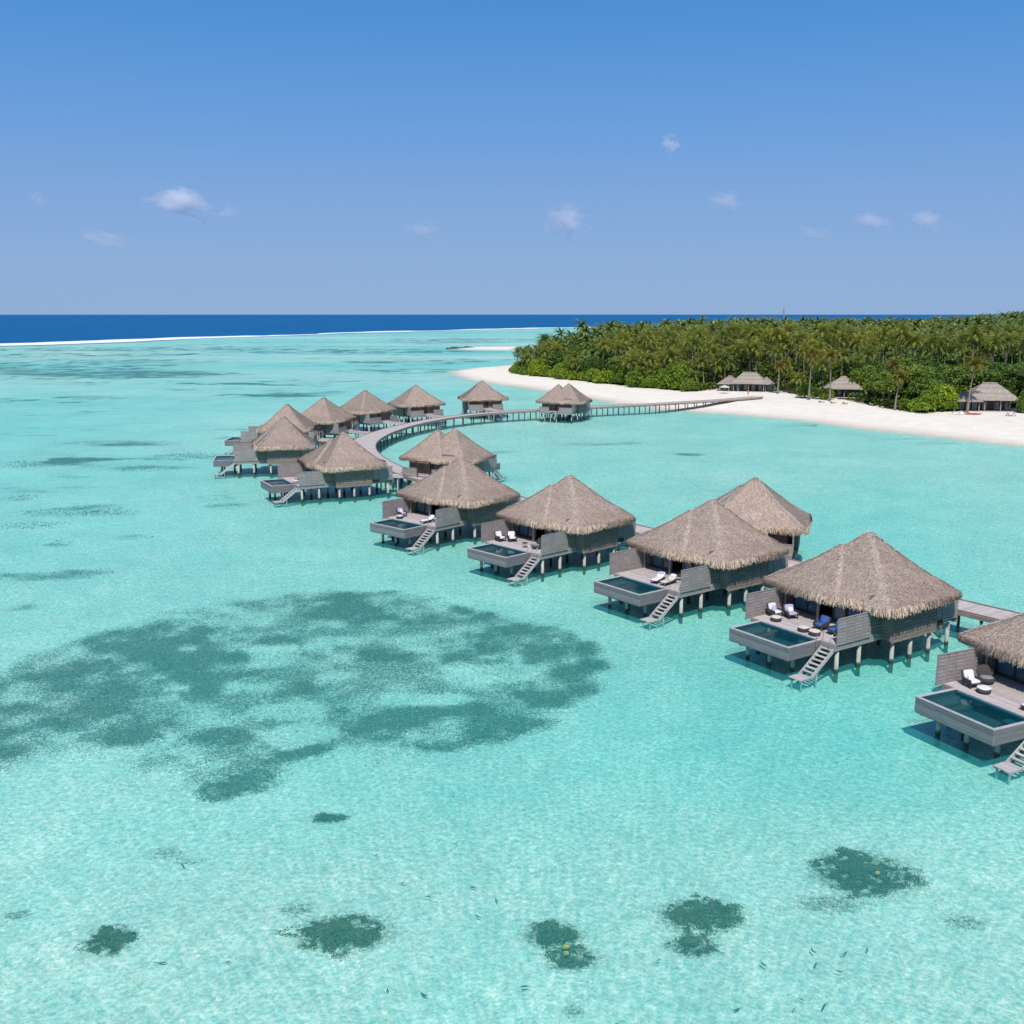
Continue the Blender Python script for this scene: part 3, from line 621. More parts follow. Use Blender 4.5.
    mb = MB(); slat_wall(mb, (7.7, ym), (15.4, ym), DZ - .1, 5.4, .08, .25, .05, 1.3, .12); mb.build("wall", WALLWOOD, root, my)
    mb = MB(); slat_wall(mb, (15.4, -1.3), (15.4, 2.2), DZ - .1, 5.4, .08, .25, .05, 1.3, .1); slat_wall(mb, (15.4, 3.4), (15.4, ym), DZ - .1, 5.4, .08, .25, .05, 1.3, .1); mb.build("wall", WALLWOOD, root, my)
    MB().box(8.9, 15.2, -2.15, 6.6, DZ - .3, DZ + .04).box(8.6, 15.2, 6.55, 6.7, DZ, 5.2).box(11.8, 11.9, -1.2, 6.5, DZ, 5.4).box(7.9, 15.3, -1.1, 6.7, 5.4, 5.5).build("interior", ROOM, root, my)
    dr = MB().box(15.38, 15.44, 2.25, 3.35, DZ, DZ + 2.3).build("entrance_door", DARKWOOD, root, my)
    MB().box(15.45, 15.5, 2.4, 2.46, DZ + .9, DZ + 1.2).build("handle", STEEL, dr, my)
    # glazed front
    gx = 8.0; ys_ = [-1.2, .1, 1.4, 2.7, 3.9, 5.2, 6.7]
    for i in range(6):
        if i == 3: continue
        y0, y1 = ys_[i], ys_[i + 1]; xo = gx + (.08 if i % 2 else 0); mb = MB()
        mb.box(xo - .04, xo + .04, y0, y0 + .13, DZ, 5.1); mb.box(xo - .04, xo + .04, y1 - .13, y1, DZ, 5.1); mb.box(xo - .04, xo + .04, y0 + .13, y1 - .13, DZ, DZ + .2); mb.box(xo - .04, xo + .04, y0 + .13, y1 - .13, 4.9, 5.1)
        dd = mb.build("sliding_door", DARKWOOD, root, my)
        MB().box(xo - .01, xo + .01, y0 + .13, y1 - .13, DZ + .2, 4.9).build("pane", GLASS if i % 2 == 0 else CURTAIN, dd, my)
    mb = MB()
    for y in (-.9, 3.3, 6.6): mb.tube([(7.0, y, DZ), (7.0, y, 5.0)], .09, 8)
    mb.build("veranda_posts", WOOD, root, my)
    # stairs down to the water
    n = 9; xt, xb, zt_, zb_ = 3.95, 1.15, DZ, .30; mb = MB()
    for yy in (-1.22, -.17): mb.beam((xt, yy, zt_ - .12), (xb, yy, zb_ - .06), .07, .28)
    st = mb.build("staircase", TRIM, root, my); mb = MB()
    for i in range(1, n):
        f = i / n; xx = xt + (xb - xt) * f; zz = zt_ + (zb_ - zt_) * f; mb.box(xx - .13, xx + .11, -1.19, -.2, zz - .03, zz + .02)
    mb.build("treads", DECKWOOD, st, my)
    mb = MB()
    for k in range(6): mb.box(-.0 + k * .2, .19 + k * .2, -1.25, -.12, .25, .30)
    mb.box(.05, 1.2, -1.2, -1.1, .13, .245); mb.box(.05, 1.2, -.27, -.17, .13, .245)
    mb.tube([(.25, -1.1, -3.0), (.25, -1.1, .15)], .07, 8); mb.tube([(.25, -.25, -3), (.25, -.25, .15)], .07, 8); mb.tube([(1.8, -1.15, -3), (1.8, -1.15, .85)], .06, 8)
    mb.build("landing", TRIM, st, my)
    for yy in (-1.3, -.1):
        pts = [(3.6, yy, DZ - .1), (3.55, yy, DZ + .7), (3.35, yy, DZ + .9), (3.05, yy, DZ + .70), (2.85, yy, DZ + .35), (2.82, yy, DZ - .55)]
        MB().tube(pts, .022, 6).build("handrail", STEEL, st, my, True)
    # entrance gate
    mb = MB(); mb.box(17.5, 17.6, 1.7, 1.8, DZ - .2, DZ + 2.1).box(17.5, 17.6, 3.9, 4.0, DZ - .2, DZ + 2.1).box(17.4, 17.7, 1.5, 4.2, DZ + 2.1, DZ + 2.2)
    mb.build("entrance_gate", DARKWOOD, root, my)
    mb = MB(); slat_wall(mb, (17.3, -1.9), (17.3, 1.5), DZ, DZ + 1.0, .05, .3, .1); mb.build('railing', WOOD, root, my); mb = MB(); slat_wall(mb, (17.3, 4.2), (17.3, ym), DZ, DZ + 1.0, .05, .3, .1); mb.build("railing", WOOD, root, my)
    return root
NORM = [(6.9, 16.2, -3.15, 8.2, 11.6, 2.4, 9.25), (6.35, 14.6, 1.2, 8.8, 10.3, 3.9, 8.12)]
MIRR = [(6.8, 16.0, -3.3, 6.0, 11.3, 1.4, 9.1), (8.2, 16.5, .4, 8.2, 12.3, 3.7, 8.9)]
VILLAS = [  # origin (pool corner), axis towards the jetty, label
    ((27.85, 55.7), 25, "nearest thatched overwater villa, cut off by the right edge of the photo", 0),
    ((19.9, 70.5), 33.5, "thatched overwater villa with blue chairs on its deck, second from the right in front", 0),
    ((10.9, 84.6), 37, "thatched overwater villa with white lounger by its pool, third from the right", 0),
    ((-.6, 98.3), 43, "thatched overwater villa in the middle of the front row, fourth from the right", 0),
    ((-12.0, 111.6), 48, "front row thatched overwater villa just right of where the curved jetty dips behind roofs", 0),
    ((-33.6, 141.0), 28, "thatched overwater villa inside the left bend of the jetty, lowest of the left cluster", 0),
    ((-49.0, 166.4), 12, "thatched overwater villa at the left end with two stacked screens and stairs to the left", 0),
    ((-54.6, 193.5), 0, "thatched overwater villa half hidden behind the leftmost one, its long roof rising above", 0),
    ((-50.6, 213.5), -20, "thatched villa seen from its entrance side, leftmost of four along the far curve", 0),
    ((-43.8, 237.5), -38, "thatched villa seen from behind, second from left of four along the far curve", 0),
    ((-31.5, 258.0), -58, "thatched villa seen from behind, third from left of four along the far curve", 0),
    ((-12.5, 276.8), -78, "thatched villa alone against the pale water just left of the sandy island tip", 0),
    ((31.4, 116.4), 252, "thatched villa on the lagoon side of the jetty, roof peeking up behind the front row", 2),
    ((-1.9, 163.8), 240, "twin roofed thatched villa inside the jetty curve, above the front row", 1),
    ((20.2, 266.7), 245, "twin roofed thatched villa standing against the straight jetty near the beach", 1),
]
protos = {}
VROOT = []
for (o, ang, lab, mir) in VILLAS:
    if mir not in protos: r_ = protos[mir] = make_villa(MIRR if mir == 1 else NORM, bool(mir))
    else: r_ = copy_tree(protos[mir])
    r_.location = (o[0], o[1], 0); r_.rotation_euler = (0, 0, R(ang)); tag(r_, lab, "villa", "overwater villas along the jetty"); VROOT.append(r_)
def vpt(i, a, b, z=DZ):
    o, ang, _, mir = VILLAS[i]; c, s = math.cos(R(ang)), math.sin(R(ang)); b = -b if mir else b
    return (o[0] + a * c - b * s, o[1] + a * s + b * c, z)

# ------------------------------------------------------------------ jetty
JZ = 2.1; JW = 1.6
JC = [(72, 44), (60, 55), (48.5, 68.5), (38.6, 80.8), (26.6, 97.2), (13.6, 114), (3.5, 128), (-5.2, 140.5), (-13.8, 151), (-20.2, 163.5), (-25.4, 178), (-27.9, 191), (-27.6, 203), (-25.4, 215), (-21.3, 228), (-15.2, 240.5),
      (-6.5, 251), (7, 260), (22.7, 269), (39.5, 278), (56, 288.5), (69, 298.5), (73, 303)]
JP = spline(JC, .2)
def jw(i):   # the walkway swells at the bend
    y = JP[i].y; return JW + .9 * math.exp(-((y - 196) / 22) ** 2) * (JP[i].x < 0)
jet = empty("jetty", (JC[3][0], JC[3][1], 0)); tag(jet, "long grey timber jetty curving from the villas round to the island beach", "jetty")
jo = Vector(jet.location)
mb = MB(); ebs = {-1: MB(), 1: MB()}
for i in range(0, len(JP) - 1):
    p = JP[i]; t = (JP[i + 1] - p).normalized(); n = Vector((-t.y, t.x, 0)); w = jw(i); zj = JZ
    q0 = p - jo; mb.beam(q0 - n * w + Vector((0, 0, zj)), q0 + n * w + Vector((0, 0, zj)), .188, .05)
    if i % 10 == 0 and i + 10 < len(JP):
        p2 = JP[i + 10]; t2 = (JP[min(i + 11, len(JP) - 1)] - JP[i + 9]).normalized(); n2 = Vector((-t2.y, t2.x, 0)); w2 = jw(i + 10)
        for s_ in (-1, 1):
            ebs[s_].beam(q0 + n * s_ * (w - .05) + Vector((0, 0, JZ - .2)), p2 - jo + n2 * s_ * (w2 - .05) + Vector((0, 0, JZ - .2)), .10, .30)
            ebs[s_].beam(q0 + n * s_ * (w - .04) + Vector((0, 0, JZ + .08)), p2 - jo + n2 * s_ * (w2 - .04) + Vector((0, 0, JZ + .08)), .09, .09)
mb.build("walkway", DECKWOOD, jet); [e_.build("edge_beam", WALLWOOD, jet) for e_ in ebs.values()]
posts = []
for i in range(8, len(JP) - 6, 17):
    p = JP[i]; t = (JP[i + 1] - p).normalized(); n = Vector((-t.y, t.x, 0)); w = jw(i) - .25
    posts.append((p - n * w, p + n * w))
vis = [k for k, (a, b) in enumerate(posts) if abs(a.x) < a.y * .56]
sp = None; cnt = 0; rest = MB(); brace = MB()
PM = island_mat("jetty_post_wood", [(0, (.10, .09, .08)), (1, (.17, .155, .14))], .9, 2, None, .6)
for k in sorted(range(len(posts)), key=lambda k: (k not in vis, min(posts[k][0].y, 260) )):
    for q in posts[k]:
        qq = q - jo
        if cnt < 98 and k in vis:
            if sp is None: o = sp = MB().tube([(0, 0, -3), (0, 0, JZ - .35)], .13, 8).build("post", PM, jet, False, True)
            else: o = sp.copy(); col.objects.link(o); o.parent = jet
            o.location = (qq.x, qq.y, 0); cnt += 1
        else: rest.tube([(qq.x, qq.y, -3), (qq.x, qq.y, JZ - .35)], .13, 6)
    a, b = posts[k][0] - jo, posts[k][1] - jo; brace.beam(a + Vector((0, 0, JZ - .42)), b + Vector((0, 0, JZ - .42)), .14, .18)
tag(rest.build("far_posts", PM, jet), kind="stuff"); brace.build("cross_beams", PM, jet)
# short branch walkways from the jetty to every villa entrance
for i in range(len(VILLAS)):
    p0 = Vector(vpt(i, 17.35, 2.8, 0))
    j = min(range(len(JP)), key=lambda k: (JP[k] - p0).length); pj = JP[j]; t = (JP[min(j + 1, len(JP) - 1)] - JP[j - 1]).normalized()
    dv = (p0 - pj); L = dv.length; w = jw(j)
    if L < w + .3: continue
    d = dv.normalized(); st_ = pj + d * w; n = Vector((-d.y, d.x, 0)); m_ = max(1, int((L - w) / .2)); mb = MB()
    for k in range(m_):
        f = (k + .5) / m_; q = st_ + (p0 - st_) * f - jo; zz = JZ + (DZ - JZ) * f - .002
        mb.beam(q - n * 1.15 + Vector((0, 0, zz)), q + n * 1.15 + Vector((0, 0, zz)), (L - w) / m_ * .93, .05)
    a = st_ - jo; b = p0 - jo
    for s_ in (-1, 1):
        mb.beam(a + n * s_ * 1.1 + Vector((0, 0, JZ - .18)), b + n * s_ * 1.1 + Vector((0, 0, DZ - .18)), .1, .26)
        for f in np.arange(.25, 1, max(.34, 3 / max(L, 3))): q = a + (b - a) * f + n * s_ * .9; mb.tube([(q.x, q.y, -3), (q.x, q.y, JZ - .1)], .11, 6)
    mb.build("branch_walkway", DECKWOOD, jet)

# ------------------------------------------------------------------ deck furniture
def at(o, i, a, b, rz, z=DZ):
    ang, mir = VILLAS[i][1], VILLAS[i][3]; o.location = vpt(i, a, b, z + .003); o.rotation_euler = (0, 0, R(ang + (-rz if mir else rz))); return o
def lounge_chair(i, a, b, rz, label, seat=WHITEFAB, pil=LILAC):
    r_ = empty("lounge_chair"); mb = MB()
    for x, y in ((-.35, -.38), (.35, -.38), (-.35, .38), (.35, .38)): mb.box(x - .03, x + .03, y - .03, y + .03, 0, .3)
    mb.box(-.4, .42, -.45, .45, .28, .34); mb.box(-.4, .4, -.46, -.38, .34, .58); mb.box(-.4, .4, .38, .46, .34, .58); mb.beam((-.36, 0, .34), (-.56, 0, .95), .9, .06, (1, 0, .3))
    mb.build("frame", WICKER, r_); MB().soft(-.36, .44, -.38, .38, .33, .5, 5).build("seat_cushion", seat, r_, smooth=True)
    m2 = MB(); m2.M = Matrix.Translation((-.38, 0, .74)) @ Matrix.Rotation(R(-18), 4, 'Y'); m2.soft(-.09, .09, -.38, .38, -.27, .27, 5).build("back_cushion", seat, r_, smooth=True)
    m2 = MB(); m2.M = Matrix.Translation((-.20, .05, .64)) @ Matrix.Rotation(R(-30), 4, 'Y'); m2.soft(-.07, .07, -.24, .24, -.2, .2, 3).build("pillow", pil, r_, smooth=True)
    tag(r_, label, "chair", "lounge chairs on the villa decks"); return at(r_, i, a, b, rz)
def sun_lounger(i, a, b, rz, label, pad=WHITEFAB, pil=LILAC):
    r_ = empty("sun_lounger"); mb = MB()
    for x in (-.8, .8):
        for y in (-.28, .28): mb.box(x - .03, x + .03, y - .03, y + .03, 0, .26)
    mb.box(-.95, .95, -.35, -.29, .24, .3); mb.box(-.95, .95, .29, .35, .24, .3)
    for k in range(12): mb.box(-.93 + k * .155, -.83 + k * .155, -.29, .29, .25, .285)
    mb.build("frame", WICKER, r_)
    MB().soft(-.35, .98, -.33, .33, .29, .40, 6).build("mattress", pad, r_, smooth=True)
    m2 = MB(); m2.M = Matrix.Translation((-.62, 0, .53)) @ Matrix.Rotation(R(34), 4, 'Y'); m2.soft(-.36, .36, -.33, .33, -.06, .06, 6).build("backrest", pad, r_, smooth=True)
    m2 = MB(); m2.M = Matrix.Translation((-.72, 0, .68)) @ Matrix.Rotation(R(34), 4, 'Y'); m2.soft(-.16, .16, -.25, .25, -.06, .07, 3).build("pillow", pil, r_, smooth=True)
    tag(r_, label, "lounger", "sun loungers on the villa decks"); return at(r_, i, a, b, rz)
def ottoman(i, a, b, label, fab=CREAM):
    r_ = empty("ottoman"); MB().lathe([(.30, 0), (.42, .05), (.44, .2), (.40, .26)], n=18).build("base", WICKER, r_, smooth=True); MB().soft(-.42, .42, -.42, .42, .24, .42, 2.6, 18).build("cushion", fab, r_, smooth=True)
    tag(r_, label, "ottoman", "round ottomans on the villa decks"); return at(r_, i, a, b, 0)
def side_table(i, a, b, label):
    r_ = empty("side_table"); MB().lathe([(.28, .48), (.30, .5), (.30, .53)], n=18).build("table_top", DARKWOOD, r_)
    for k in range(3):
        t = k * 2.094; MB().tube([(.2 * math.cos(t), .2 * math.sin(t), 0), (.16 * math.cos(t), .16 * math.sin(t), .48)], .018, 6).build("leg", DARKWOOD, r_)
    tag(r_, label, "table", "side tables on the villa decks"); return at(r_, i, a, b, 0)
def round_chair(i, a, b, rz, label):
    r_ = empty("wicker_chair"); MB().lathe([(.3, 0), (.5, .1), (.55, .35), (.5, .38)], n=18).build("base", WICKER, r_, smooth=True)
    m2 = MB(); m2.M = Matrix.Translation((-.32, 0, .68)) @ Matrix.Rotation(R(-25), 4, 'Y'); m2.soft(-.08, .08, -.55, .55, -.45, .45, 2.2, 16, 9).build("backrest", WICKER, r_, smooth=True)
    MB().soft(-.35, .42, -.4, .4, .34, .48, 3, 16).build("seat_cushion", plain("grey_cushion", (.25, .25, .27), .9), r_, smooth=True)
    tag(r_, label, "chair"); return at(r_, i, a, b, rz)
lounge_chair(0, 4.6, 5.6, -100, "white cushioned chair by the left screen of the villa cut off at the right edge", WHITEFAB, WHITEFAB)
ottoman(0, 4.4, 4.5, "white round footstool beside the pool of the villa at the right edge", WHITEFAB)
round_chair(0, 6.0, 5.7, -120, "dark round wicker chair against the screen of the villa at the right edge")
sun_lounger(0, 4.4, .6, 95, "white sun lounger at the near end of the deck, villa at the right edge", WHITEFAB, WHITEFAB)
lounge_chair(1, 5.2, 6.0, -95, "lilac pillowed chair nearest the left screen, second villa from the right", WHITEFAB, LILAC)
lounge_chair(1, 5.9, 5.0, -110, "lilac chair set back under the eave, second villa from the right", LILAC, WHITEFAB)
ottoman(1, 4.3, 5.1, "cream round footstool behind the pool corner, second villa from the right")
lounge_chair(1, 5.5, 1.7, 180, "bright blue chair in the middle of the deck, second villa from the right", BLUEFAB, BLUEFAB)
lounge_chair(1, 5.3, .2, 170, "bright blue chair close to the near screen, second villa from the right", BLUEFAB, BLUEFAB)
ottoman(1, 4.0, 2.1, "cream footstool left of the blue chairs, second villa from the right")
ottoman(1, 3.95, 1.0, "cream footstool right beside the pool and blue chairs, second villa from the right")
sun_lounger(2, 4.4, 2.2, 200, "white sun lounger with lilac pillow, third villa from the right")
sun_lounger(2, 4.6, 1.1, 190, "cream sun lounger closest to the stairs, third villa from the right", CREAM, WHITEFAB)
side_table(2, 6.3, 1.4, "dark side table under the eave of the third villa from the right")
lounge_chair(3, 4.7, 5.9, -95, "white chair by the left screen of the middle front row villa", WHITEFAB, WHITEFAB)
lounge_chair(3, 5.5, 5.0, -120, "white chair set deeper on the deck of the middle front row villa", WHITEFAB, WHITEFAB)
round_chair(3, 5.0, .8, 160, "dark wicker chair behind the stairs of the middle front row villa")
side_table(3, 4.4, 1.9, "dark side table beside the wicker chair of the middle front row villa")
lounge_chair(4, 5.0, 5.9, -95, "pale blue cushioned chair by the left screen, fifth villa from the right", LILAC, WHITEFAB)
sun_lounger(4, 4.5, 1.0, 180, "white raised sun lounger near the stairs, fifth villa from the right", WHITEFAB, WHITEFAB)
ottoman(4, 4.0, 5.2, "small cream footstool at the back corner of the pool, fifth villa from the right")
lounge_chair(5, 4.6, 2.0, 180, "white chair with a pillow on the small deck of the lowest left cluster villa", WHITEFAB, LILAC)
sun_lounger(5, 4.2, .8, 180, "white sun lounger on the deck of the lowest left cluster villa", WHITEFAB, WHITEFAB)

# ------------------------------------------------------------------ beach pavilions
GTH = island_mat("grey_thatch", [(0, (.27, .225, .19)), (.5, (.31, .265, .225)), (1, (.36, .31, .265))], .95, 2.5, (1, 1, 1), .9, .5)
def hip_roof(mb, L, W, z0, z1, ridge, ox=0, oy=0, over=.0):
    n = 9
    for k in range(n):     # thatch courses, each lapping a little over the one below
        f0 = k / n; f1 = (k + 1.0) / n; e = .05
        def ring(f, add, dz):
            lx = (L / 2) * (1 - f) + ridge / 2 * f + add; wy = (W / 2) * (1 - f) + .05 * f + add; z = z0 + (z1 - z0) * f ** .93 + dz * .3
            return [(ox - lx, oy - wy, z), (ox + lx, oy - wy, z), (ox + lx, oy + wy, z), (ox - lx, oy + wy, z)]
        a, b, c = ring(f0, e, -.02), ring(f1, 0, .0), ring(f0, e - .02, -.22)
        mb._add(a + b + c, [(0, 1, 5, 4), (1, 2, 6, 5), (2, 3, 7, 6), (3, 0, 4, 7), (8, 9, 1, 0), (9, 10, 2, 1), (10, 11, 3, 2), (11, 8, 0, 3)])
    mb._add([(ox - ridge / 2, oy - .25, z1), (ox + ridge / 2, oy - .25, z1), (ox + ridge / 2, oy + .25, z1), (ox - ridge / 2, oy + .25, z1), (ox - ridge / 2, oy, z1 + .25), (ox + ridge / 2, oy, z1 + .25)], [(0, 1, 5, 4), (2, 3, 4, 5), (0, 4, 3), (1, 2, 5)])
def pavilion(loc, rz, roofs, label):
    r_ = empty("beach_pavilion", loc, R(rz))
    mb = MB()
    for rf in roofs: hip_roof(mb, *rf)
    mb.build("thatched_roof", GTH, r_)
    wl = MB(); 
    for (L, W, z0, z1, rd, ox, oy) in [(*r, 0, 0)[:7] for r in roofs]:
        wl.box(ox - L / 2 + 2.4, ox + L / 2 - 2.2, oy - W / 2 + 3.2, oy + W / 2 - 1, 0, z0 + .8)
        for f in np.linspace(-.5, .5, max(3, int(L / 3.2))):
            p = (ox + f * (L - 1.6), oy - W / 2 + .8); MB().tube([(p[0], p[1], 0), (p[0], p[1], z0 + .2)], .13, 8).build("post", WOOD, r_)
        for f in (-.3, -.1, .12, .32):
            w_ = MB().box(ox + f * L - .55, ox + f * L + .55, oy - W / 2 + 3.12, oy - W / 2 + 3.19, .3, 2.2).build("window", GLASS, r_)
    wl.build("wall", DARKWOOD, r_)
    MB().box(-roofs[0][0] / 2, roofs[0][0] / 2, -roofs[0][1] / 2 - .2, roofs[0][1] / 2, -.5, .12).build("floor", DECKWOOD, r_)
    tag(r_, label, "pavilion", "thatched pavilions on the beach"); return r_
pavilion((75.6, 333, 1.5), -18, [(11, 8.5, 2.6, 5.9, 4.6, 1.2, 0), (7.5, 7, 2.4, 4.7, 1.2, -5.0, -.5), (5, 6, 2.4, 4.4, .8, 6.4, .4)], "long two part thatched beach pavilion where the jetty meets the sand")
pavilion((99.5, 309, 1.5), -12, [(11, 8.5, 2.6, 6.0, 1.6, 0, 0)], "small square thatched pavilion among the trees between the two larger ones")
pavilion((121.5, 265, 1.6), -10, [(13, 10, 2.9, 6.9, 3.6, 1.4, 0), (7.5, 7, 2.6, 4.7, 1.4, -5.0, -2.4)], "large grey thatched pavilion with a low side roof at the right end of the beach")
# radio mast above the trees
mast = empty("radio_mast", (174, 668, 4)); tag(mast, "thin lattice radio mast rising above the palm tops against the sky", "mast")
MW = plain("mast_paint", (.35, .33, .36), .6)
mb = MB(); H_ = 30
for k in range(3):
    t = k * 2.094; mb.tube([(.9 * math.cos(t), .9 * math.sin(t), 0), (.35 * math.cos(t), .35 * math.sin(t), H_ - 5)], .11, 5)
for j in range(12):
    z0, z1 = j * 2.08, (j + 1) * 2.08; r0, r1 = .9 - .55 * j / 12, .9 - .55 * (j + 1) / 12
    for k in range(3):
        a, b = k * 2.094, (k + 1) * 2.094; mb.tube([(r0 * math.cos(a), r0 * math.sin(a), z0), (r1 * math.cos(b), r1 * math.sin(b), z1)], .06, 4)
mb.build("lattice_tower", MW, mast)
MB().tube([(0, 0, H_ - 5), (0, 0, H_ - .5)], [.16, .06], 6).build("antenna", MW, mast)
MB().box(-.6, .6, -.3, .3, H_ - 6.4, H_ - 4.9, .9).build("antenna_panel", MW, mast)
# rocks at the end of the far sandbank
ROCK = plain("dark_rock", (.10, .085, .07), .95, 2, .6)
for k, (x, y, s) in enumerate([(-44, 795, 2.2), (-39, 797, 1.6), (-34, 800, 2.6), (-30, 796, 1.3), (-49, 793, 1.2)]):
    bmv = MB().soft(-s * 1.8, s * 1.8, -s, s, -.6, s * .55, 2.0, 10, 6); bmv.v = [(a + random.uniform(-.2, .2) * s, b + random.uniform(-.2, .2) * s, c + random.uniform(-.12, .12) * s) for a, b, c in bmv.v]
    o = bmv.build("rock", ROCK, smooth=False); o.location = (x, y, .1); tag(o, "low dark rock at the left end of the far sandbank", "rock", "rocks on the far sandbank")
# things on the sand
RED = plain("red_plastic", (.55, .07, .06), .4, 3, .2); WHITEP = plain("white_plastic", (.75, .75, .74), .4, 3, .2); ORANGE = plain("orange_cloth", (.70, .18, .03), .8)
def kayak(loc, rz, mat, label):
    r_ = empty("kayak", loc, R(rz)); pts = []; rad = []
    mb = MB(); prof = [(-1.9, .02), (-1.6, .16), (-1.0, .30), (0, .37), (1.0, .30), (1.6, .16), (1.9, .02)]
    for x, w in prof: pass
    vs = []; n = 10
    for x, w in prof:
        for k in range(n):
            t = 2 * math.pi * k / n; vs.append((x, w * math.cos(t), .16 + .17 * math.sin(t) * (w / .37) ** .5 + .10 * abs(x / 1.9) ** 3))
    mb._add(vs, [(i * n + k, i * n + (k + 1) % n, (i + 1) * n + (k + 1) % n, (i + 1) * n + k) for i in range(6) for k in range(n)]); mb.build("hull", mat, r_, smooth=True)
    MB().lathe([(.30, .33), (.33, .36), (.27, .37), (.25, .335)], n=14).build("cockpit", WICKER, r_)
    tag(r_, label, "kayak", "kayaks on the sand"); return r_
for k, (x, y, rz) in enumerate([(109.5, 254.8, 20), (110.8, 254.0, 24), (112.0, 253.4, 18)]): kayak((x, y, 1.58), rz, WHITEP, ["pale kayak furthest left in the row before the large right pavilion", "pale kayak in the middle of the row before the large right pavilion", "pale kayak next to the red ones before the large right pavilion"][k])
for k, (x, y, rz) in enumerate([(113.3, 253.6, 15), (114.6, 253.0, 20)]): kayak((x, y, 1.58), rz, RED, ["red kayak beside the pale ones before the large right pavilion", "red kayak at the right end of the row before the large right pavilion"][k])
def picnic(loc, rz, label):
    r_ = empty("picnic_table", loc, R(rz)); mb = MB()
    for k in range(5): mb.box(-1.1, 1.1, -.5 + k * .2, -.32 + k * .2, .72, .77)
    mb.build("table_top", WHITEP, r_)
    for s_ in (-1, 1): MB().box(-1.1, 1.1, s_ * .9 - .14, s_ * .9 + .14, .42, .47).build("bench", WHITEP, r_)
    for s_ in (-.8, .8):
        MB().beam((s_, -.85, 0), (s_, .25, .72), .08, .1).beam((s_, .85, 0), (s_, -.25, .72), .08, .1).build("leg", DARKWOOD, r_)
    tag(r_, label, "table"); return r_
picnic((121.8, 250.0, 1.6), 10, "white table with benches on the sand at the far right of the beach")
def beach_lounger(loc, rz, label):
    r_ = empty("beach_lounger", loc, R(rz)); mb = MB().box(-.95, .95, -.35, .35, .22, .28)
    for x in (-.8, .8):
        for y in (-.28, .28): mb.box(x - .04, x + .04, y - .04, y + .04, 0, .22)
    mb.build("frame", DARKWOOD, r_); MB().soft(-.4, .95, -.33, .33, .27, .38, 6).build("mattress", WHITEFAB, r_, smooth=True)
    m2 = MB(); m2.M = Matrix.Translation((-.66, 0, .48)) @ Matrix.Rotation(R(30), 4, 'Y'); m2.soft(-.34, .34, -.33, .33, -.05, .05, 6).build("backrest", WHITEFAB, r_, smooth=True)
    tag(r_, label, "lounger", "white loungers along the beach"); return r_
BL = [(87, 288.5, 30, "white beach lounger left of the small square pavilion, furthest left of a row"), (89.5, 286, 30, "white beach lounger second along the row left of the small pavilion"), (92, 283.5, 35, "white beach lounger third along the row left of the small pavilion"),
      (104, 279, 20, "white beach lounger in the shade right of the small square pavilion"), (107.5, 270, 25, "white beach lounger nearest the bright green bush"), (98, 279, 30, "white beach lounger just before the small square pavilion"), (126, 247.5, 0, "white beach lounger at the very right edge of the beach")]
for (x, y, rz, l_) in BL: beach_lounger((x, y, 1.58), rz, l_)
def parasol(loc, label, mat):
    r_ = empty("parasol", loc); MB().tube([(0, 0, 0), (0, 0, 2.5)], .035, 6).build("pole", DARKWOOD, r_)
    MB().lathe([(1.7, 1.95), (1.2, 2.2), (.6, 2.42), (.05, 2.58)], n=10).build("canopy", mat, r_); tag(r_, label, "parasol", "parasols on the beach")
parasol((66.5, 322, 1.55), "white parasol on the sand left of the long pavilion", CREAM)
# person in orange by the long pavilion
def person(loc, rz, label, shirt):
    me = bpy.data.meshes.new("person"); J = [(0, 0, .95), (0, 0, 1.18), (0, 0, 1.42), (0, 0, 1.52), (0, 0, 1.66), (.18, 0, 1.40), (.24, .03, 1.12), (.25, .10, .88), (-.18, 0, 1.40), (-.26, -.02, 1.12), (-.24, .05, .88), (.10, 0, .90), (.12, .04, .5), (.12, 0, .07), (.13, .14, .04), (-.10, 0, .90), (-.13, -.06, .5), (-.13, -.1, .07), (-.13, .04, .04), (0, 0, 1.74)]
    E_ = [(0, 1), (1, 2), (2, 3), (3, 4), (2, 5), (5, 6), (6, 7), (2, 8), (8, 9), (9, 10), (0, 11), (11, 12), (12, 13), (13, 14), (0, 15), (15, 16), (16, 17), (17, 18), (4, 19)]
    rad = [.15, .14, .15, .06, .10, .07, .05, .035, .07, .05, .035, .10, .07, .045, .035, .10, .07, .045, .035, .07]
    me.from_pydata(J, E_, []); o = add_obj("person", me, plain("skin", (.30, .17, .11), .7)); sk = o.modifiers.new("skin", 'SKIN')
    for v, r in zip(me.skin_vertices[0].data if me.skin_vertices else [], rad): v.radius = (r, r)
    if not me.skin_vertices:
        o.modifiers.remove(sk)
    sb_ = o.modifiers.new("sub", 'SUBSURF'); sb_.levels = 1; sb_.render_levels = 1
    o.location = loc; o.rotation_euler = (0, 0, R(rz))
    MB().lathe([(.19, .86), (.20, 1.0), (.17, 1.2), (.21, 1.40), (.12, 1.48)], n=12).build("shirt", shirt, o, smooth=True)
    MB().soft(-.105, .105, -.12, .10, 1.64, 1.86, 2.2, 10, 6).build("hair", ROOM, o, smooth=True)
    tag(o, label, "person"); return o
try:
    p_ = person((72.5, 315.5, 1.52), 20, "person in an orange top standing on the sand before the long pavilion", ORANGE)
    bpy.context.view_layer.objects.active = p_
except Exception as ex: print("person", ex)

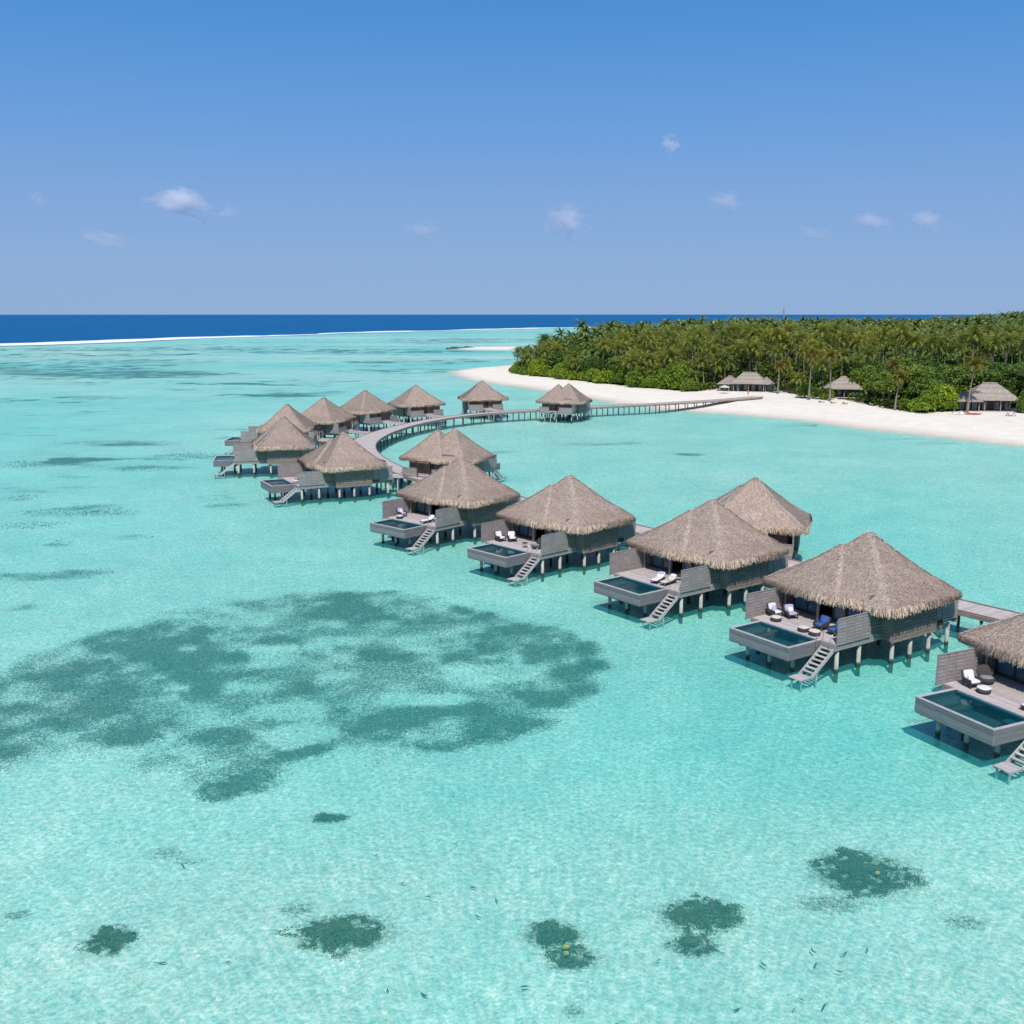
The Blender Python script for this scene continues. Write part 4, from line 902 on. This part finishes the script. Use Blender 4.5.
# ------------------------------------------------------------------ vegetation
def palm_crown(seed, nf=26, fl=4.6, near=True, dead=3):
    r = random.Random(seed); V = []; F = []
    def quad(a, b, c, d): n = len(V); V.extend([a, b, c, d]); F.append((n, n + 1, n + 2, n + 3))
    for i in range(nf):
        az = i * 2.39996 + r.uniform(-.25, .25); age = i / nf; el = R(78 - 98 * age + r.uniform(-8, 8)); L = fl * r.uniform(.8, 1.1) * (.75 + .35 * math.sin(math.pi * min(1, age + .25)))
        h = Vector((math.cos(az), math.sin(az), 0)); p = Vector((0, 0, 0)); m = 12; droop = R(78 + 30 * r.random()); side = Vector((-h.y, h.x, 0)); tw = r.uniform(-.3, .3)
        pts = []
        for k in range(m + 1):
            f = k / m; a = el - droop * f ** 1.25; pts.append(p.copy()); p = p + (h * math.cos(a) + Vector((0, 0, math.sin(a)))) * (L / m)
        for k in range(1, m + 1):
            a, b = pts[k - 1], pts[k]; t = (b - a).normalized(); up = side.cross(t)
            quad(a - side * .035, a + side * .035, b + side * .02, b - side * .02)
            lw = 1.0 * math.sin(math.pi * (k / m) ** .7 * .93 + .12) * fl / 4.6
            for s_ in (-1, 1):
                for q in ((.25, .75) if near else (.5,)):
                    c = a.lerp(b, q); d = (side * s_ * .80 + t * .55 - up * (-.05 + .55 * r.random()) + Vector((0, 0, -.15))).normalized(); e = c + d * lw * r.uniform(.75, 1.1)
                    w = t * (.075 if near else .17); quad(c - w, c + w, e + w * .35 - Vector((0, 0, .12)), e - w * .35 - Vector((0, 0, .12)))
    return V, F
def trunk_mb(h, seed):
    r = random.Random(seed); bx, by = r.uniform(-1, 1) * h * .09, r.uniform(-1, 1) * h * .09; pts = []; rad = []
    for k in range(9):
        f = k / 8; pts.append((bx * f ** 1.7, by * f ** 1.7, h * f - .3 * (k == 0))); rad.append(.24 * (1 - f) ** 3 + .13 + (.03 if k % 2 else 0))
    mb = MB().tube(pts, rad, 7); return mb, pts[-1]
def make_palm(h, seed, fmat=FROND, fl=4.6):
    r_ = empty("palm_tree"); mb, tip = trunk_mb(h, seed); mb.build("trunk", BARK, r_, smooth=True)
    V, F = palm_crown(seed, fl=fl); o = add_obj("crown", np_mesh("crown", [tuple(v) for v in V], F), fmat, r_); o.location = tip
    return r_
def leaf_cloud(lobes, n, size, seed):
    r = np.random.default_rng(seed); L = np.array(lobes); vol = L[:, 3] * L[:, 4]; k = r.choice(len(L), n, p=vol / vol.sum()); l = L[k]
    d = r.normal(size=(n, 3)); d /= np.linalg.norm(d, axis=1)[:, None]; d[:, 2] = np.where(d[:, 2] < -.35, -d[:, 2], d[:, 2])
    rad = r.uniform(.72, 1.06, n)[:, None]; bump = 1 + .14 * np.sin(d[:, :1] * 9 + l[:, :1]) * np.sin(d[:, 1:2] * 8 + 2) 
    p = l[:, :3] + d * rad * bump * l[:, 3:6]
    a = r.normal(size=(n, 3)) + d * .2; a /= np.linalg.norm(a, axis=1)[:, None]; b = np.cross(a, d + r.normal(size=(n, 3)) * .6); b /= np.linalg.norm(b, axis=1)[:, None] + 1e-9
    s = size * r.uniform(.6, 1.4, n)[:, None]
    V = np.stack([p - a * s, p - b * s * .55, p + a * s, p + b * s * .55], 1).reshape(-1, 3); return V, np.arange(n * 4).reshape(-1, 4)
def lobe_set(w, h, n, seed, z0=.0, flat=.8):
    r = random.Random(seed); out = []
    for i in range(n):
        a = r.uniform(0, 6.28); q = r.random() ** .6; rx = w * r.uniform(.22, .4); x = math.cos(a) * q * (w - rx); y = math.sin(a) * q * (w - rx) * .85
        hz = h * (1 - .5 * q * q) * r.uniform(.75, 1.0); rz = rx * flat; out.append((x, y, z0 + max(rz * .5, hz - rz), rx, rx * r.uniform(.8, 1.1), rz))
        if hz > 2.2 * rz: out.append((x * .95, y * .95, z0 + (hz - rz) * .5, rx * .95, rx * .9, rz * 1.1))
    return out
def make_bush(w, h, seed, mat, name="shrub", n=3000, sz=.26):
    r_ = empty(name); lob = lobe_set(w, h, 13, seed); V, F = leaf_cloud(lob, int(n * w * h / 18), sz, seed); V[:, 2] = np.maximum(V[:, 2], -.1)
    add_obj("foliage", np_mesh("foliage", V, F), mat, r_); mb = MB()
    for k in range(5):
        a = k * 1.256 + seed; l = lob[k]; mb.tube([(0, 0, -.3), (l[0] * .4, l[1] * .4, l[2] * .6), (l[0] * .8, l[1] * .8, l[2])], [.12, .09, .04], 5)
    mb.build("stems", BARK, r_); return r_
def make_tree(w, h, seed, mat):
    r_ = empty("broadleaf_tree"); lob = lobe_set(w, h * .62, 15, seed, h * .38, .75); V, F = leaf_cloud(lob, 3600, .34, seed); add_obj("crown", np_mesh("crown", V, F), mat, r_)
    mb = MB().tube([(0, 0, -.4), (.2, 0, h * .25), (0, .2, h * .5)], [.42, .33, .2], 7)
    for k in range(5): l = lob[k]; mb.tube([(0.15, .1, h * .3), (l[0] * .5, l[1] * .5, h * .3 + (l[2] - h * .3) * .6), (l[0], l[1], l[2])], [.2, .13, .05], 5)
    mb.build("trunk", BARK, r_); return r_
def rise(x, y): return float(land_z(np.array([x], float), np.array([y], float))[0])
# scatter
cand = []; y = 246.0
while y < 1340:
    D = y; s = 5.9 + max(0, (D - 330)) * .0066; x = -6.0
    while x < .60 * y + 12:
        cand.append((x + random.uniform(-.45, .45) * s, y + random.uniform(-.45, .45) * s, s)); x += s
    y += s
C_ = np.array(cand); sdf = poly_sd(C_[:, 0], C_[:, 1], FOREST)
clr = [(97, 302, 7.5), (76, 331, 11), (70, 328, 8), (84, 329, 9), (99.5, 308, 8.5), (121.5, 264, 11), (116, 259, 8), (128, 262, 8)]
ok = sdf > 0
for cx, cy, cr in clr: ok &= np.hypot(C_[:, 0] - cx, C_[:, 1] - cy) > cr
C_, sdf = C_[ok], sdf[ok]; GZ = land_z(C_[:, 0], C_[:, 1]); kindn = fbm(C_[:, 0] / 38, C_[:, 1] / 38, 900, 3) + rng.normal(0, .05, len(C_)); 
order = np.argsort(np.hypot(C_[:, 0], C_[:, 1])); C_, sdf, GZ, kindn = C_[order], sdf[order], GZ[order], kindn[order]
right = sstep(.30, .42, C_[:, 0] / C_[:, 1])
is_tree = (kindn + .17 * right * (C_[:, 1] < 620)) > .585
infr = C_[:, 0] < .53 * C_[:, 1]
PV = [make_palm(h, 40 + k, FROND, fl) for k, (h, fl) in enumerate([(5.2, 4.9), (7.4, 5.3), (9.6, 5.1), (12, 5.3), (14.2, 5.0), (16.4, 5.2)])]
TV = [make_tree(w, h, 70 + k, TREELEAF) for k, (w, h) in enumerate([(5.4, 9.5), (6.2, 11.5), (4.6, 8.5)])]
SV = [make_bush(w, h, 90 + k, SHRUB) for k, (w, h) in enumerate([(4.2, 5.2), (5.0, 6.5), (3.4, 4.2), (4.8, 5.0)])]
used = set()
def place(protos_, k, loc, rz, s, label, cat, group):
    p = protos_[k]; o = p if id(p) not in used else copy_tree(p); used.add(id(p))
    o.location = loc; o.rotation_euler = (0, 0, rz); o.scale = (s, s, s); tag(o, label, cat, group); return o
np_, nt = 0, 0; farp, fart = [], []
def row(e):
    for lim, t in ((4, "at the sand edge"), (9, "in the second row"), (15, "behind the beach edge"), (22, "a few rows inland"), (30, "further inland"), (40, "deep in the grove")):
        if e < lim: return t
    return "far inside the grove"
def zone(x, y):
    u = x / y
    for lim, t in ((.025, "at the very tip of the island"), (.07, "near the left tip"), (.11, "above the left beach shrubs"), (.15, "between tip and big shrubs"), (.185, "behind the yellow green shrub"), (.215, "left of the long pavilion"),
                   (.25, "behind the long pavilion"), (.285, "right of the long pavilion"), (.315, "left of the small pavilion"), (.35, "behind the small pavilion"), (.385, "right of the small pavilion"), (.42, "behind the bright green bush"),
                   (.455, "left of the large pavilion"), (.49, "behind the large right pavilion")):
        if u < lim: return t
    return "at the right picture edge"
for i in range(len(C_)):
    x, y, s = C_[i]; ed = sdf[i]; grow = min(1.0, .46 + ed * .028); D = math.hypot(x, y)
    if is_tree[i] and ed > 3:
        if nt < 110 and infr[i] and ed < 70:
            place(TV, nt % 3, (x, y, GZ[i] - .1), random.uniform(0, 6.3), random.uniform(.85, 1.2) * (.7 + .3 * grow), "%s broadleaf tree %s, %s" % (("small", "tall", "middling")[2 if nt % 3 == 0 else (1 if nt % 3 == 1 else 0)], row(ed), zone(x, y)), "tree", "broadleaf trees " + zone(x, y)); nt += 1
        else: fart.append((x, y, GZ[i], s, grow))
    else:
        if ed < 2.2 and random.random() < .55: continue
        if np_ < 285 and infr[i]:
            k = int(np.clip(round((6.2 + ed * .30 + random.gauss(0, 1.6) - 5.2) / 2.2), 0, 5 - (random.random() < .35))); place(PV, k, (x, y, GZ[i] - .1), random.uniform(0, 6.3), random.uniform(.84, 1.14), "%s coconut palm %s, %s" % (("very short", "short", "rather short", "medium", "tall", "very tall")[k], row(ed), zone(x, y)), "palm tree", "coconut palms " + zone(x, y)); np_ += 1
        else: farp.append((x, y, GZ[i], s, grow))
print("palms", np_, "trees", nt, "far palms", len(farp), "far trees", len(fart))
# yellow-fronded palms that stand out over the beach
YP = [(114.9, 258.5, 12.0, "yellow fronded coconut palm leaning in front of the large right pavilion roof", 5.2), (99.2, 265.5, 8.6, "short palm with hanging orange yellow fronds left of the bright green bush", 4.0), (90.5, 292.5, 13.0, "tall yellowish palm with a bare pale trunk left of the small square pavilion", 4.6),
      (86.0, 297.5, 12.5, "yellowish palm behind the loungers, leftmost of the tall ones by the small pavilion", 4.2), (104.5, 283, 10.5, "leaning yellowish palm just right of the small square pavilion", 4.3), (83.0, 321, 8.5, "palm with golden fronds at the right end of the long pavilion", 4.0)]
for k, (x, y, h, lab, fl) in enumerate(YP):
    o = make_palm(h, 140 + k, FROND_Y if k in (1, 2, 3) else FROND, fl); o.location = (x, y, rise(x, y) - .1); o.rotation_euler = (0, 0, k * 1.3); tag(o, lab, "palm tree", "palms leaning over the beach")
    if k in (0, 4, 5):
        for c_ in o.children:
            if c_.name.startswith("crown"): c_.data.materials.clear(); c_.data.materials.append(FROND_Y)
# shrubs along the front of the forest
FL = spline([(-1, 436), (0.5, 430), (9, 413), (18.4, 397), (28, 376), (37.4, 358), (49, 343), (58, 331)], 5.2)
for k, p in enumerate(FL):
    s = random.uniform(.8, 1.2) * (.85 if p.y > 420 else 1.05 if p.y > 340 else 1.1)
    place(SV, k % 4, (p.x + random.uniform(0, 3), p.y + random.uniform(0, 3), 1.3), random.uniform(0, 6.3), s, "bright green rounded shrub on the sand edge, %s from the island tip" % (("first", "second", "third", "fourth", "fifth", "sixth", "seventh", "eighth", "ninth", "tenth", "eleventh", "twelfth", "thirteenth", "fourteenth", "fifteenth", "sixteenth", "seventeenth", "eighteenth", "nineteenth", "twentieth", "twenty-first", "twenty-second", "twenty-third", "twenty-fourth", "twenty-fifth", "twenty-sixth", "twenty-seventh", "twenty-eighth")[k]), "shrub", "shrubs along the left beach edge")
for (x, y, s, k, lab) in [(53, 338, 1.5, 1, "big yellow green shrub nearest the long pavilion"), (44, 351, 1.5, 3, "big bright green shrub left of the yellow green one"), (57.5, 331, 1.05, 0, "small yellow green shrub closing the row beside the long pavilion"),
                       (105.0, 259.5, 1.15, 3, "bright green low bush spilling onto the sand left of the large pavilion"), (109, 262.5, 1.2, 1, "darker round bush between the bright bush and the large pavilion"), (92, 299, .9, 2, "dark shrub under the tall yellowish palms"), (87, 305, 1.0, 0, "dark shrub right of the long pavilion"),
                       (101.8, 266, .8, 2, "low dark shrub behind the short yellow palm"), (131.5, 258, 1.1, 1, "green shrub at the right end of the large pavilion"), (134, 252, .9, 0, "green shrub at the right picture edge above the sand"), (105, 272, .9, 2, "dark shrub between the loungers and the palms")]:
    place(SV, k, (x, y, 1.4), x, s, lab, "shrub", "shrubs along the beach")
# far forest: merged, nobody could count it
def merged(name, variants, items, mat, label, cat):
    Vs, Fs = [], []; base = 0; it = np.array(items); ch = rng.integers(0, len(variants), len(it)); yaw = rng.uniform(0, 6.3, len(it)); sc = rng.uniform(.85, 1.2, len(it))
    for k, (V, F) in enumerate(variants):
        m = ch == k; n = m.sum()
        if not n: continue
        c, s_ = np.cos(yaw[m])[:, None], np.sin(yaw[m])[:, None]; S = (sc[m] * it[m, 4])[:, None]; W = (it[m, 3] / 6.2).clip(1, 1.3)[:, None]
        X = (V[None, :, 0] * c - V[None, :, 1] * s_) * S * W + it[m, 0:1]; Y = (V[None, :, 0] * s_ + V[None, :, 1] * c) * S * W + it[m, 1:2]; Z = V[None, :, 2] * S + it[m, 2:3]
        Vs.append(np.stack([X, Y, Z], -1).reshape(-1, 3)); Fs.append((F[None] + (np.arange(n) * len(V))[:, None, None]).reshape(-1, 4) + base); base += n * len(V)
    tag(add_obj(name, np_mesh(name, np.concatenate(Vs), np.concatenate(Fs)), mat), label, cat, kind="stuff")
def lite_palm(h, seed):
    V, F = [], []; r = random.Random(seed)
    for i in range(21):
        az = i * 2.4 + r.uniform(-.3, .3); age = i / 21; el = R(72 - 95 * age); L = 4.6 * r.uniform(.8, 1.1); hd = Vector((math.cos(az), math.sin(az), 0)); sd_ = Vector((-hd.y, hd.x, 0)); p = Vector((0, 0, h)); prev = None
        for k in range(5):
            a = el - R(85) * (k / 4) ** 1.2; w = [.08, .38, .48, .34, .04][k]; row = (p - sd_ * w - Vector((0, 0, w * .45)), p.copy(), p + sd_ * w - Vector((0, 0, w * .45)))
            if prev:
                n = len(V); V.extend([*prev, *row]); F += [(n, n + 1, n + 4, n + 3), (n + 1, n + 2, n + 5, n + 4)]
            prev = row; p = p + (hd * math.cos(a) + Vector((0, 0, math.sin(a)))) * L / 4
    for q in (Vector((.2, 0, 0)), Vector((0, .2, 0))): n = len(V); V.extend([-q, q, q * .6 + Vector((0, 0, h)), -q * .6 + Vector((0, 0, h))]); F.append((n, n + 1, n + 2, n + 3))
    return np.array([tuple(v) for v in V]), np.array(F)
merged("far_palm_forest", [lite_palm(h, 300 + k) for k, h in enumerate((12.5, 15, 14, 16.3, 11.5))], farp, FAR_F, "dense mass of coconut palms covering the island far behind the beach", "palm forest")
lt = []
for k, (w, h) in enumerate(((5.5, 10.5), (6.5, 12.5), (5, 9.5))):
    V, F = leaf_cloud(lobe_set(w, h * .62, 11, 330 + k, h * .38, .75), 420, .8, 330 + k); lt.append((V, F))
merged("far_broadleaf_forest", lt, fart, FAR_L, "rounded green broadleaf canopy mixed into the far island forest", "forest")
# leafy undergrowth below the palms
ux = rng.uniform(-5, 290, 130000); uy = rng.uniform(246, 560, 130000); sd2 = poly_sd(ux, uy, FOREST); m_ = (sd2 > .5) & (sd2 < 110) & (ux < .56 * uy)
for cx, cy, cr in clr: m_ &= np.hypot(ux - cx, uy - cy) > cr * .8
ux, uy = ux[m_], uy[m_]; uz = land_z(ux, uy) + rng.uniform(.2, 8, len(ux)) * np.clip(sd2[m_] / 16, .25, 1)
Vu, Fu = clumps(ux, uy, uz, .8, .9, 99, 4)
tag(add_obj("undergrowth", np_mesh("undergrowth", Vu, Fu), TREELEAF), "dark leafy undergrowth filling the ground beneath the palms", "undergrowth", kind="stuff")

# ------------------------------------------------------------------ small clouds
def cloud_mat(dens, seed):
    m = N("cloud_vapour"); m.t.nodes.remove(m.b); v = m.n("VolumePrincipled"); v.inputs["Color"].default_value = (1, 1, 1, 1); v.inputs["Anisotropy"].default_value = .2
    tc = m.n("TexCoord").outputs["Object"]; ln = m.n("VectorMath", operation='LENGTH'); m.l(tc, ln.inputs[0])
    mp = m.n("Mapping"); mp.inputs["Location"].default_value = (seed * 3.1, seed * 1.7, seed); m.l(tc, mp.inputs[0])
    nz_ = m.n("TexNoise", Scale=1.7, Detail=5.0, Roughness=.6); m.l(mp.outputs[0], nz_.inputs[0])
    a = m.n("Math", operation='SUBTRACT'); a.inputs[0].default_value = 1.0; m.l(ln.outputs["Value"], a.inputs[1])
    s_ = m.n("Math", operation='SUBTRACT'); m.l(nz_.outputs[0], s_.inputs[0]); s_.inputs[1].default_value = .60
    ms = m.n("Math", operation='MULTIPLY'); m.l(s_.outputs[0], ms.inputs[0]); ms.inputs[1].default_value = 3.2
    ad = m.n("Math", operation='ADD'); m.l(a.outputs[0], ad.inputs[0]); m.l(ms.outputs[0], ad.inputs[1])
    mu = m.n("Math", operation='MULTIPLY', use_clamp=False); cl = m.n("Clamp"); m.l(ad.outputs[0], cl.inputs[0]); m.l(cl.outputs[0], mu.inputs[0]); mu.inputs[1].default_value = dens
    m.l(mu.outputs[0], v.inputs["Density"]); m.l(v.outputs[0], m.out.inputs["Volume"]); return m.m
CL = [(-1212, 3900, 420, 160, 66, .055, "largest small white cloud, at the left of the sky"), (205, 3900, 362, 110, 75, .045, "ragged double cloud above the middle of the horizon"), (572, 3900, 632, 52, 42, .06, "tiny round cloud highest in the sky"),
      (780, 3900, 430, 85, 45, .04, "soft wisp of cloud right of the ragged one"), (1322, 3900, 360, 75, 48, .045, "left of the two pale clouds low at the right"), (1528, 3900, 365, 85, 48, .045, "right of the two pale clouds low at the right"),
      (-1035, 3900, 392, 48, 48, .034, "faint puff right of the largest cloud"), (-320, 3900, 325, 90, 45, .030, "faint veil of cloud left of the middle"), (-1500, 3900, 300, 130, 40, .024, "faint smear of cloud below the largest one"), (1115, 3900, 315, 90, 30, .024, "faint flat wisp low at the right of the middle"), (-1735, 3900, 440, 45, 35, .030, "faint puff near the left edge of the sky")]
for i, (x, y, z, w, h, dn, lab) in enumerate(CL):
    mb = MB().soft(-1, 1, -1, 1, -1, 1, 2, 20, 12); o = mb.build("cloud", cloud_mat(dn, i + 1)); o.location = (x, y, z); o.scale = (w, w * .7, h); o.rotation_euler = (0, R(12), 0)
    tag(o, lab, "cloud", "small clouds in the sky")
